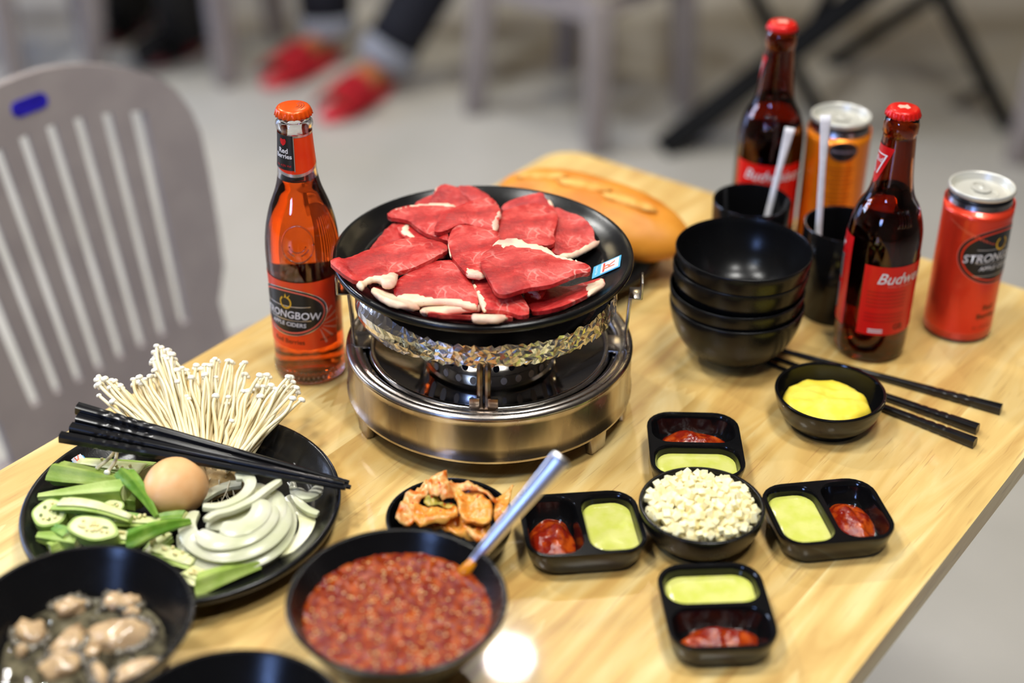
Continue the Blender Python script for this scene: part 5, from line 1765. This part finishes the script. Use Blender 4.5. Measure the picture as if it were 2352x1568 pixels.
okra_pod((1640, 1000), (1400, 1240), 0.0064, 0.0040, 0.019, 0.016, 'okra piece tucked between the pod half and the oyster bowl', M_okg, ok, half=True, nseed=5)
okra_pod((560, 1050), (380, 960), 0.0060, 0.0040, 0.022, 0.021, 'okra chunk between the round and the oval slices', M_okd, ok)
okra_pod((900, 900), (1250, 980), 0.0075, 0.0050, 0.012, 0.012, 'okra pod lying hidden at the bottom left of the heap', M_okd, ok)

# onion
M_on = pm('onion_flesh', C(214, 212, 190), 0.24, col2=C(198, 202, 160), ns=34, mixlo=.35, mixhi=.75, sss=0.35, sssr=(1, 1, .8), sssc=0.006, spec=0.5, bump=0.08, bs=160)
M_on2 = pm('onion_yellow', C(232, 230, 178), 0.28, col2=C(238, 236, 208), ns=40, sss=0.3, sssr=(1, 1, .7), sssc=0.006)


def onion(pl, wd, z0, z1, label, mat=None, arch=0.30, lean=0.0):
    arch *= 0.55
    pp = spline([P(*on(*q), z0 + (z1 - z0) * i / (len(pl) - 1)) for i, q in enumerate(pl)], 6)
    n = len(pp)
    w_ = wd * 1.06 / F / 4.355 / 2
    bm = bmesh.new()
    rows = []
    for i, p in enumerate(pp):
        t = (pp[min(i + 1, n - 1)] - pp[max(i - 1, 0)]).normalized()
        s = t.cross(Vector((0, 0, 1))).normalized()
        s = (Matrix.Rotation(lean, 3, t) @ s)
        u = s.cross(t).normalized()
        k = (1 - abs(2 * i / (n - 1) - 1) ** 6) * 0.35 + 0.65
        row = []
        for q in range(9):
            v = -1 + 2 * q / 8
            row.append(bm.verts.new(p + s * v * w_ * k + u * (arch * w_ * (1 - v * v))))
        for q in range(8, -1, -1):
            v = -1 + 2 * q / 8
            row.append(bm.verts.new(p + s * v * w_ * k * 0.94 + u * (arch * w_ * (1 - v * v) - 0.0032)))
        rows.append(row)
    m = len(rows[0])
    for a, b in zip(rows[:-1], rows[1:]):
        for q in range(m): bm.faces.new((a[q], a[(q + 1) % m], b[(q + 1) % m], b[q]))
    bm.faces.new(rows[0][::-1]); bm.faces.new(rows[-1])
    bmesh.ops.recalc_face_normals(bm, faces=bm.faces)
    o = obj('onion_slice', bm, mat or M_on, auto=0.9)
    return tag(o, label, 'onion', 'sliced white onion on the left plate')


onion([(1230, 430), (1370, 560), (1420, 700), (1380, 830), (1240, 940), (1100, 990)], 170, 0.014, 0.013, 'yellowish onion slice lowest on the right, with a ragged edge', M_on2)
onion([(330, 470), (480, 370), (640, 310), (760, 300)], 110, 0.020, 0.022, 'thin onion slice at the back beside the mushroom root')
onion([(170, 800), (230, 980), (420, 1090), (640, 1115), (850, 1075), (1050, 975), (1180, 830), (1230, 650), (1190, 490)], 190, 0.015, 0.020, 'outermost long curved onion slice along the front', None, 0.35, 0.25)
onion([(280, 590), (215, 720), (260, 860), (420, 970), (620, 1000), (820, 965), (1010, 870), (1140, 730), (1170, 580), (1110, 460)], 200, 0.023, 0.026, 'wide curved onion slice curling up at its left end', None, 0.30, 0.3)
onion([(330, 800), (480, 880), (690, 870), (890, 790), (1020, 660), (1060, 530)], 200, 0.029, 0.031, 'curved onion slice in the middle of the nest', None, 0.30, 0.25)
onion([(560, 740), (740, 750), (890, 670), (960, 560), (950, 470)], 200, 0.033, 0.034, 'innermost short onion slice of the nest', None, 0.25, 0.2)
onion([(420, 690), (600, 690), (800, 610), (960, 490), (1060, 360)], 230, 0.027, 0.028, 'broad flat onion slice filling the hollow of the nest', None, 0.2, 0.05)
onion([(500, 560), (680, 520), (860, 420), (960, 310)], 170, 0.025, 0.026, 'onion slice in the shade under the crossing slice', M_on2, 0.25, 0.0)
onion([(900, 860), (1050, 740), (1130, 600), (1130, 470), (1080, 380)], 150, 0.027, 0.027, 'steep onion slice on the right flank of the nest', None, 0.3, 0.2)
onion([(400, 660), (490, 600), (670, 550), (860, 460), (1010, 350), (1140, 262)], 105, 0.036, 0.036, 'long onion slice crossing the top of the nest', None, 0.3, -0.2)
onion([(380, 520), (520, 520), (660, 480), (790, 400), (850, 300), (800, 220), (700, 230)], 125, 0.036, 0.036, 'hooked onion slice at the back below the chopsticks', None, 0.35, -0.2)
onion([(1270, 290), (1290, 400), (1340, 490), (1430, 560), (1530, 600)], 85, 0.024, 0.020, 'small curved onion slice on the right pointing at the rim', None, 0.3)
onion([(1540, 330), (1480, 400), (1390, 420), (1310, 360)], 130, 0.022, 0.024, 'short onion piece at the right under the chopstick tips', None, 0.4)

# enoki bunch
M_en = pm('enoki_stalk', C(240, 228, 192), 0.4, col2=C(232, 214, 168), ns=30, sss=0.3, sssr=(1, .9, .6), sssc=0.004)
M_ec = pm('enoki_cap', C(248, 242, 222), 0.35, sss=0.3, sssr=(1, .9, .7), sssc=0.004)
M_er = pm('enoki_root', C(196, 160, 100), 0.7, col2=C(226, 200, 150), ns=150, bump=0.6, bs=300)
ce = crop(180, 770, 4.355)
r0 = P(418, 1108, 0.012); r1 = P(530, 1112, 0.012)
enoki = thing('enoki_bunch', 'bunch of long white enoki mushrooms fanned out at the back of the left plate', 'mushroom', ((r0.x + r1.x) / 2, (r0.y + r1.y) / 2, TT + 0.006))
tips = [(200, 410), (262, 435), (205, 490), (205, 600), (330, 450), (366, 455), (316, 520), (422, 505), (340, 660), (548, 440), (608, 418), (660, 440), (640, 480), (745, 245), (782, 105), (752, 165), (828, 122), (892, 145), (938, 190), (962, 240), (940, 300), (720, 410), (760, 350), (860, 210), (905, 230),
        (990, 462), (1035, 325), (1085, 350), (985, 350), (1130, 420), (1180, 300), (1260, 300), (1265, 395), (1320, 300), (1368, 235), (1390, 250), (1375, 420), (1490, 255), (1520, 270), (1660, 270), (1665, 390), (1655, 560), (1100, 640), (1080, 610), (1375, 605), (1500, 615), (1490, 680), (1535, 855),
        (1815, 400), (1890, 395), (1850, 510), (1780, 500), (1820, 610), (1930, 500), (1975, 535), (2100, 415), (2150, 465), (2050, 510), (2185, 525), (2145, 630), (2235, 645), (1740, 540), (1700, 560)]
rr = random.Random(3)
extra = []
for (x, y) in tips:
    for _ in range(2 if y < 560 else 0):
        extra.append((x + rr.uniform(-26, 26), y + rr.uniform(-4, 60)))
cap_me = bpy.data.meshes.new('mushroom_cap')
b_ = lathe([(0, 0.0016), (0.0012, 0.0015), (0.0021, 0.0008), (0.0024, -0.0002), (0.0021, -0.0010), (0.0012, -0.0010), (0, -0.0008)], 12)
for f in b_.faces: f.smooth = True
b_.to_mesh(cap_me); b_.free()
cap_me.materials.append(M_ec)
ei = wm(enoki).inverted()
EN_L = 0.150
for k, (x, y) in enumerate(tips + extra):
    px, py = ce(x, y)
    u = min(1, max(0, (px - 225) / 470))
    root_p = r0.lerp(r1, min(1, max(0, u + rr.uniform(-.18, .18)))) + Vector((0, rr.uniform(-.006, .010), rr.uniform(-0.002, 0.014)))
    tip_p = P(px, py, 0.024 + 0.034 * min(1, max(0, (1090 - py) / 300)) + rr.uniform(-.004, .004))
    if k >= len(tips): tip_p = P(px, py, (tip_p.z - TT) - 0.008)
    mid = root_p.lerp(tip_p, 0.5) + Vector((rr.uniform(-.003, .003), 0.004, rr.uniform(-.003, .002)))
    q2 = root_p.lerp(tip_p, 0.85) + Vector((rr.uniform(-.003, .003), rr.uniform(-.002, .002), rr.uniform(-.002, .002)))
    ps = spline([root_p, mid, q2, tip_p], 5)
    th = rr.uniform(0.00105, 0.0015)
    s = obj('stalk', tube(ps, [th * (1.12 - 0.2 * i / (len(ps) - 1)) for i in range(len(ps))], 7), M_en, enoki)
    c_ = bpy.data.objects.new('mushroom_cap', cap_me)
    COL.objects.link(c_)
    c_.parent = s
    c_.location = ei @ tip_p
    dr = (ps[-1] - ps[-3]).normalized() * 0.6 + Vector((0, 0, 0.8))
    c_.rotation_euler = dr.to_track_quat('Z', 'Y').to_euler()
    sc_ = rr.uniform(0.9, 1.4)
    c_.scale = (sc_, sc_, sc_)
rb_ = bmesh.new()
cen = (r0 + r1) / 2
ex = (r1 - r0)
bmr = blob((cen.x + 0.006, cen.y - 0.002, TT + 0.015), ex.length * 0.62, 0.017, 0.010, 0.3, 4, 2, 3, math.atan2(ex.y, ex.x))
rb_.free()
obj('root_cluster', bmr, M_er, enoki)
bm = bmesh.new()
for k in range(70):
    a = cen + ex * rr.uniform(-.6, .6) + Vector((0, -0.006 + rr.uniform(-.006, .004), rr.uniform(-.002, .008)))
    a.z = TT + rr.uniform(0.012, 0.024)
    b = a + Vector((rr.uniform(-.008, .008), -rr.uniform(0.006, 0.018), rr.uniform(-.010, .002)))
    b.z = max(b.z, TT + 0.0065)
    tube([a, a.lerp(b, .5) + Vector((rr.uniform(-.002, .002), 0, .001)), b], [0.0005, 0.0004, 0.0002], 5, bm)
o = obj('root_fibre', bm, pm('enoki_fibre', C(232, 220, 190), 0.5), enoki)
o['kind'] = 'stuff'
# two loose mushrooms over the okra
for k, (a, b, lab) in enumerate((((1070, 100), (960, 320), 'loose enoki mushroom with its head hanging onto the okra half'), ((1040, 90), (840, 275), 'loose headless enoki stalk lying on the okra half'))):
    A, B = P(*ok(*a), 0.032), P(*ok(*b), 0.031)
    rt = thing('loose_enoki', lab, 'mushroom', (B.x, B.y, B.z - 0.002))
    obj('stalk', tube(spline([A, A.lerp(B, .5) + Vector((0.002, 0, 0.001)), B], 5), 0.0014, 7, None), M_en, rt)
    if not k:
        c_ = bpy.data.objects.new('mushroom_cap', cap_me)
        COL.objects.link(c_); c_.parent = rt
        c_.location = wm(rt).inverted() @ B
        c_.rotation_euler = (B - A).to_track_quat('Z', 'Y').to_euler()

for (ax_, ay_, bx_, by_, za, zb, lab) in ((177, 937, 802, 1108, 0.0640, 0.0280, 'black chopstick across the left plate, rearmost of the four'), (177, 962, 806, 1119, 0.0585, 0.0275, 'black chopstick across the left plate, second from the back'),
                                         (163, 983, 790, 1111, 0.0560, 0.0335, 'black chopstick across the left plate, third from the back'), (139, 1003, 794, 1121, 0.0540, 0.0325, 'black chopstick across the left plate, nearest the egg')):
    tag(chopstick(P(ax_, ay_, za), P(bx_, by_, zb), lab, 0.2 + ax_ * 0.1), group='chopsticks on the left plate')

# ------------------------------------------------------------------ plastic chair left of the table
CHW = Vector((math.sin(TA), -math.cos(TA), 0))


def chair(origin, label, rz, group):
    """origin: on the floor under the middle of the backrest's top edge; local x along the back, local -y towards the sitter's front"""
    root = thing('plastic_chair', label, 'chair', origin, group, rz)
    beta = math.radians(14)
    top = 0.83

    def bend_back(bm, th):
        # 2D (x, s): s measured down the back from the top edge
        ext_ = bmesh.ops.extrude_face_region(bm, geom=bm.faces[:])
        up_v = [v for v in ext_['geom'] if isinstance(v, bmesh.types.BMVert)]
        for v in up_v: v.co.z = th
        for v in bm.verts:
            x, s, o_ = v.co
            y = -s * math.sin(beta) + o_ - 0.55 * x * x
            v.co = Vector((x, y, top - s * math.cos(beta)))
        bmesh.ops.recalc_face_normals(bm, faces=bm.faces)
        return bm
    # outline of the back
    hw = lambda s: 0.194 - 0.02 * max(0, (s - 0.1) / 0.2) ** 1.6 if s < 0.32 else 0.194 - 0.02 * 1.78
    pts = []
    for i in range(13):
        x = -0.160 + 0.320 * i / 12
        pts.append((x, 0.045 * (abs(x) / 0.16) ** 2.2))
    pts += [(0.178, 0.066), (0.189, 0.092)]
    for s in (0.12, 0.16, 0.20, 0.24, 0.28, 0.32, 0.36, 0.40): pts.append((hw(s), s))
    pts += [(-x, s) for x, s in pts[::-1][:8]] + [(-0.189, 0.092), (-0.178, 0.066)]
    pts = resample(pts, 0.012)
    sl_top = lambda x: 0.058 + 1.05 * x * x
    sl_bot = lambda x: 0.332 - 0.35 * x * x
    xw = lambda k, s: (k * 0.0365) * (1 - 0.17 * s / 0.33)
    hole = [(xw(k, sl_top(k * .0365)), sl_top(k * 0.0365)) for k in (-3.85, -3, -2, -1, 0, 1, 2, 3, 3.85)] + [(xw(3.8, .2), 0.20)] + [(xw(k, 0.33), sl_bot(k * 0.03)) for k in (3.75, 3, 2, 1, 0, -1, -2, -3, -3.75)] + [(xw(-3.8, .2), 0.20)]
    hole = resample(hole, 0.012)
    v, f = fill2d(pts, 0.014, [hole])
    bm = bmesh.new()
    vs = [bm.verts.new((q[0], q[1], 0)) for q in v]
    for t in f: bm.faces.new([vs[i] for i in t])
    obj('backrest', bend_back(bm, 0.010), M_chairp, root, local=True, auto=0.7)
    for k in range(-3, 4):
        bm = bmesh.new()
        g = []
        for i in range(15):
            s0, s1 = sl_top(k * 0.0365) - 0.006, sl_bot(k * 0.03) + 0.006
            s = s0 + (s1 - s0) * i / 14
            wd_ = 0.0118 * (1 - 0.15 * s / 0.33)
            g.append([bm.verts.new((xw(k, s) + d_, s, 0)) for d_ in (-wd_, -wd_ * .4, wd_ * .4, wd_)])
        for a, b in zip(g[:-1], g[1:]):
            for i in range(3): bm.faces.new((a[i], a[i + 1], b[i + 1], b[i]))
        obj('slat', bend_back(bm, 0.005), M_chairp, root, local=True, auto=0.7)
    # blue maker's badge
    v, f = fill2d(resample(rrect(0, 0.030, 0.046, 0.0165, 0.0082), 0.003), 0.004)
    bm = bmesh.new()
    vs = [bm.verts.new((q[0], q[1], 0)) for q in v]
    for t in f: bm.faces.new([vs[i] for i in t])
    bend_back(bm, 0.0012)
    bmesh.ops.translate(bm, vec=(0, -0.0012, 0), verts=bm.verts)
    obj('badge', bm, pm('badge_blue', C(38, 30, 168), 0.35, col2=C(28, 20, 140), ns=120), root, local=True, auto=0.7)
    # seat
    ys = -0.40 * math.sin(beta) - 0.03
    zs_ = 0.445
    pl = chaikin([(-0.19, ys + 0.02), (0.19, ys + 0.02), (0.215, ys - 0.2), (0.205, ys - 0.40), (-0.205, ys - 0.40), (-0.215, ys - 0.2)], 2)
    bm = slab([(p[0], p[1]) for p in pl], lambda x, y: zs_ - 0.012 + 0.5 * x * x * 0.4, 0.020, 0.03, 0, 1, 0.015)
    obj('seat', bm, M_chairp, root, local=True)
    bm = bmesh.new()
    for s in (-1, 1): bar(bm, (s * 0.185, ys - 0.38, 0.425), (s * 0.185, ys, 0.425), 0.02, 0.05, 0.004)
    bar(bm, (-0.185, ys - 0.38, 0.425), (0.185, ys - 0.38, 0.425), 0.02, 0.05, 0.004)
    obj('apron', bm, M_chairp, root, local=True)
    for s in (-1, 1):
        bm = bmesh.new()
        bar(bm, (s * 0.185, ys - 0.375, 0.435), (s * 0.205, ys - 0.40, 0), 0.05, 0.045, 0.006, 0.7)
        obj('leg', bm, M_chairp, root, local=True)
        bm = bmesh.new()
        bar(bm, (s * 0.172, ys + 0.015, 0.47), (s * 0.195, ys + 0.07, 0), 0.05, 0.045, 0.006, 0.7)
        obj('leg', bm, M_chairp, root, local=True)
    for s in (-1, 1):
        bm = bmesh.new()
        bar(bm, (s * 0.170, -0.36 * math.sin(beta) - 0.01, top - 0.39), (s * 0.170, -0.42 * math.sin(beta) - 0.02, 0.43), 0.035, 0.03, 0.005)
        obj('back_post', bm, M_chairp, root, local=True)
    return root


tc_ = P(70, 168, 0.08)
# local x runs along the table (LV), local -y points at the table (WV)
co_ = Vector((tc_.x, tc_.y, 0)) - LV * 0.013
chair(co_, 'taupe plastic chair with slatted back and blue badge left of the table', TA, None)


# ------------------------------------------------------------------ low stools, folding table, people in the background
def stool(c, label, rz, seat=0.345, half=0.165):
    root = thing('plastic_stool', label, 'stool', (c[0], c[1], 0), 'taupe plastic stools behind the table', rz)
    pl = chaikin([(-half - .02, -half - .02), (half + .02, -half - .02), (half + .02, half + .02), (-half - .02, half + .02)], 2)
    obj('seat', slab([(p[0], p[1]) for p in pl], lambda x, y: seat - 0.02, 0.022, 0.05, 0, 1, 0.012), M_chairp, root, local=True)
    for (ax_, ay_) in ((0, -1), (0, 1), (-1, 0), (1, 0)):
        bm = bmesh.new()
        if ax_ == 0: bar(bm, (-half, ay_ * half, seat - 0.045), (half, ay_ * half, seat - 0.045), 0.012, 0.06, 0.003)
        else: bar(bm, (ax_ * half, -half, seat - 0.045), (ax_ * half, half, seat - 0.045), 0.06, 0.012, 0.003)
        obj('apron', bm, M_chairp, root, local=True)
    for sx in (-1, 1):
        for sy in (-1, 1):
            bm = bmesh.new()
            bar(bm, (sx * half, sy * half, seat - 0.02), (sx * (half + .018), sy * (half + .018), 0), 0.062, 0.062, 0.008, 0.78)
            obj('leg', bm, M_chairp, root, local=True)
    return root


la, lb_ = PF(1088, 258), PF(1368, 352)
ex = (lb_ - la); ex.z = 0; ln = ex.length; ex.normalize(); ey = Vector((-ex.y, ex.x, 0))
hs = ln / 2 - 0.018
stool((la + lb_) / 2 + ey * (hs + .018), 'taupe plastic stool behind the bread, between the red slippers and the black table', math.atan2(ex.y, ex.x), 0.36, hs)
def stool_corner(px, py, sx, sy, label, rz, seat=0.36, half=0.16):
    """stool with the foot of the leg at local corner (sx, sy) standing on that floor point"""
    p = PF(px, py)
    c = p - Matrix.Rotation(rz, 3, 'Z') @ Vector((sx * (half + .018), sy * (half + .018), 0))
    return stool(c, label, rz, seat, half)


la, lb_ = PF(218, 165), PF(522, 196)
ex = (lb_ - la); ex.z = 0; ln = ex.length; ex.normalize(); ey = Vector((-ex.y, ex.x, 0))
hs = ln / 2 - 0.018
stool((la + lb_) / 2 + ey * (hs + .018), 'taupe plastic stool behind the chair back, left of the red slippers', math.atan2(ex.y, ex.x), 0.36, hs)
stool_corner(38, 195, 1, -1, 'taupe plastic stool in the top left corner of the photo', -0.25)
stool_corner(2335, 372, -1, 1, 'taupe plastic stool at the right edge behind the red can', 0.15)
# folding table with two crossed pairs of legs
ft = thing('folding_table', 'dark folding table on black crossed metal legs at the top right', 'table', (0.78, 3.45, 0))
fA, fC, fD, fB = PF(1520, 345), PF(1885, 262), PF(1898, 148), PF(2318, 292)


def leg(a, b, wd_=0.045):
    bm = bmesh.new()
    bar(bm, a, b, wd_, 0.030, 0.004)
    obj('leg', bm, M_frame, ft)


topz = 0.715
la_ = PY(1966, 0, fA.y + 0.12)
leg(fA, fA + (la_ - fA) * (topz / la_.z), 0.075)
lc_ = PY(1738, 0, fC.y + 0.02)
leg(fC, fC + (lc_ - fC) * (topz / lc_.z), 0.05)
leg(fB, PY(2168, 0, fB.y + 0.05) + (PY(2168, 0, fB.y + 0.05) - fB) * 1.05, 0.058)
leg(fD, PY(2123, 0, fD.y + 0.05) + (PY(2123, 0, fD.y + 0.05) - fD) * 1.5, 0.035)
bm = bmesh.new()
bar(bm, PY(2128, 280, 3.5), PY(2262, 200, 3.42), 0.022, 0.022, 0.003)
obj('crossbar', bm, pm('grey_metal', C(92, 84, 74), 0.4, 0.5), ft)
bm = bmesh.new()
bar(bm, fA + (la_ - fA) * 0.75, fD + Vector((0.05, 0.02, 0.36)), 0.025, 0.025, 0.003)
obj('crossbar', bm, M_frame, ft)
bm = bmesh.new()
box(bm, 0.80, 3.50, topz + 0.015, 1.05, 0.62, 0.03, 0.006)
obj('table_top', bm, pm('dark_table_top', C(120, 86, 52), 0.4), ft)

M_skin = pm('skin', C(178, 112, 68), 0.5, sss=0.1)
M_jean = pm('dark_jeans', C(18, 20, 34), 0.8, col2=C(12, 13, 22), ns=120)
M_cuff = pm('denim_cuff', C(150, 152, 160), 0.8, col2=C(130, 134, 146), ns=150)
M_slip = pm('red_slipper', C(218, 56, 68), 0.4, col2=C(204, 42, 54), ns=30)
M_slipd = pm('slipper_footbed', C(150, 22, 32), 0.5)


def skin_body(name, chain, mat, parent):
    """one continuous body grown over a joint graph: chain = (points, radii, edges)"""
    pts, rad, ed = chain
    me = bpy.data.meshes.new(name)
    inv = wm(parent).inverted()
    me.from_pydata([inv @ Vector(p) for p in pts], ed, [])
    o = bpy.data.objects.new(name, me)
    COL.objects.link(o)
    o.parent = parent
    sk = o.modifiers.new('skin', 'SKIN')
    for i, r in enumerate(rad): me.skin_vertices[0].data[i].radius = (r, r) if not isinstance(r, tuple) else r
    me.skin_vertices[0].data[0].use_root = True
    sb = o.modifiers.new('sub', 'SUBSURF'); sb.levels = 2; sb.render_levels = 2
    me.materials.append(mat)
    return o


def slipper(heel, toe, parent, matb, mats):
    heel, toe = Vector(heel), Vector(toe)
    d = (toe - heel); L = d.length; d.normalize(); s = Vector((-d.y, d.x, 0))
    ol = []
    for i in range(40):
        a = 2 * PI * i / 40
        x = math.cos(a)
        wdt = 0.046 + 0.008 * x
        ol.append(heel + d * (L / 2 + x * L / 2) + s * math.sin(a) * wdt)
    obj('slipper_sole', slab([(q.x, q.y) for q in ol], lambda x, y: 0.001, 0.026, 0.02, 0, 1, 0.008), matb, parent)
    bm = bmesh.new()
    g = []
    for i in range(12):
        t = 0.52 + 0.36 * i / 11
        hh = 0.066 - 0.022 * (i / 11)
        g.append([bm.verts.new(heel + d * (L * t) + s * math.cos(PI * k / 14) * (0.056 - 0.004 * abs(i / 11 - .4)) + Vector((0, 0, 0.020 + hh * math.sin(PI * k / 14) ** 0.8))) for k in range(15)])
    for a, b in zip(g[:-1], g[1:]):
        for k in range(14): bm.faces.new((a[k], a[k + 1], b[k + 1], b[k]))
    ext_ = bmesh.ops.solidify(bm, geom=bm.faces[:], thickness=0.007)
    bmesh.ops.recalc_face_normals(bm, faces=bm.faces)
    obj('slipper_strap', bm, mats, parent)


def sitter(label, feet, knees, hips, M_tr, strap, sole, cuff, M_body=None):
    c = (Vector(hips[0]) + Vector(hips[1])) / 2
    root = thing('person', label, 'person', (c.x, c.y, 0))
    pts = [c + Vector((0, 0, 0.02)), c + Vector((0, 0, 0.24))]
    rad = [0.12, 0.13]
    ed = [(0, 1)]
    for k in range(2):
        heel, toe = Vector(feet[k][0]), Vector(feet[k][1])
        d = (toe - heel).normalized()
        an = heel + d * 0.045 + Vector((0, 0, 0.072))
        kn, hp = Vector(knees[k]), Vector(hips[k])
        n0 = len(pts)
        pts += [hp, hp.lerp(kn, .5), kn, kn.lerp(an, .35), kn.lerp(an, .8), an, heel + d * 0.12 + Vector((0, 0, 0.054)), heel + d * 0.19 + Vector((0, 0, 0.042)), heel + d * 0.235 + Vector((0, 0, 0.036))]
        rad += [0.085, 0.075, 0.058, 0.056, 0.040, 0.036, (0.038, 0.028), (0.040, 0.020), (0.034, 0.012)]
        ed += [(0, n0)] + [(n0 + i, n0 + i + 1) for i in range(8)]
    skin_body('body', (pts, rad, ed), M_body or M_skin, root)
    obj('shirt', tube(spline([c + Vector((0, 0, -0.02)), c + Vector((0, 0, 0.10)), c + Vector((0, 0, 0.30))], 5), [0.135, 0.160, 0.168, 0.170, 0.170, 0.170, 0.172, 0.174, 0.176, 0.178, 0.170], 24), pm('grey_shirt', C(92, 94, 100), 0.85), root)
    for k in range(2):
        heel, toe = Vector(feet[k][0]), Vector(feet[k][1])
        d = (toe - heel).normalized()
        an = heel + d * 0.045 + Vector((0, 0, 0.072))
        kn, hp = Vector(knees[k]), Vector(hips[k])
        lo_ = kn.lerp(an, 1.0)
        hi_ = kn.lerp(an, 0.89)
        obj('trouser_leg', tube(spline([c.lerp(hp, .7), hp.lerp(kn, .5), kn, kn.lerp(an, .35), hi_], 4), [0.11, 0.108, 0.104, 0.1, 0.095, 0.09, 0.086, 0.083, 0.081, 0.08, 0.079, 0.077, 0.075, 0.073, 0.07, 0.068, 0.067], 18), M_tr, root)
        obj('cuff', tube([hi_ + (hi_ - lo_) * .02, hi_.lerp(lo_, .1), hi_.lerp(lo_, .9), lo_], [0.066, 0.071, 0.070, 0.066], 18), cuff, root)
        slipper(heel, toe, root, sole, strap)


f1 = (PF(785, 128), PF(606, 208))
f2 = (PF(905, 195), PF(742, 288))
K1 = PF(745, 60) + Vector((0.0, 0.05, 0.0)); 
k1 = Vector((f1[0].x + 0.00, f1[0].y + 0.00, 0.50)) + Vector((-0.05, 0.02, 0))
k2 = Vector((f2[0].x + 0.23, f2[0].y + 0.06, 0.50))
sitter('seated person in dark jeans with pale turned-up cuffs and red slippers', (f1, f2), (k1, k2), (Vector((-0.04, 3.66, 0.51)), Vector((0.09, 3.50, 0.51))), M_jean, M_slip, M_slip, M_cuff)
g1 = (PF(470, 105), PF(330, 160))
g2 = (PF(330, 60), PF(230, 110))
M_blk = pm('black_trousers', (0.008, 0.007, 0.007, 1), 0.8)
M_blks = pm('black_slipper', (0.010, 0.010, 0.011, 1), 0.5)
M_rsole = pm('dark_red_sole', C(120, 20, 28), 0.5)
sitter('person with black trousers and dark red-soled slippers behind the chair back', (g1, g2), (Vector((-0.80, 3.46, 0.52)), Vector((-1.00, 3.48, 0.52))), (Vector((-0.80, 3.85, 0.50)), Vector((-0.95, 3.85, 0.50))), M_blk, M_blks, M_rsole, M_blk, pm('black_socks', (0.012, 0.011, 0.012, 1), 0.85))
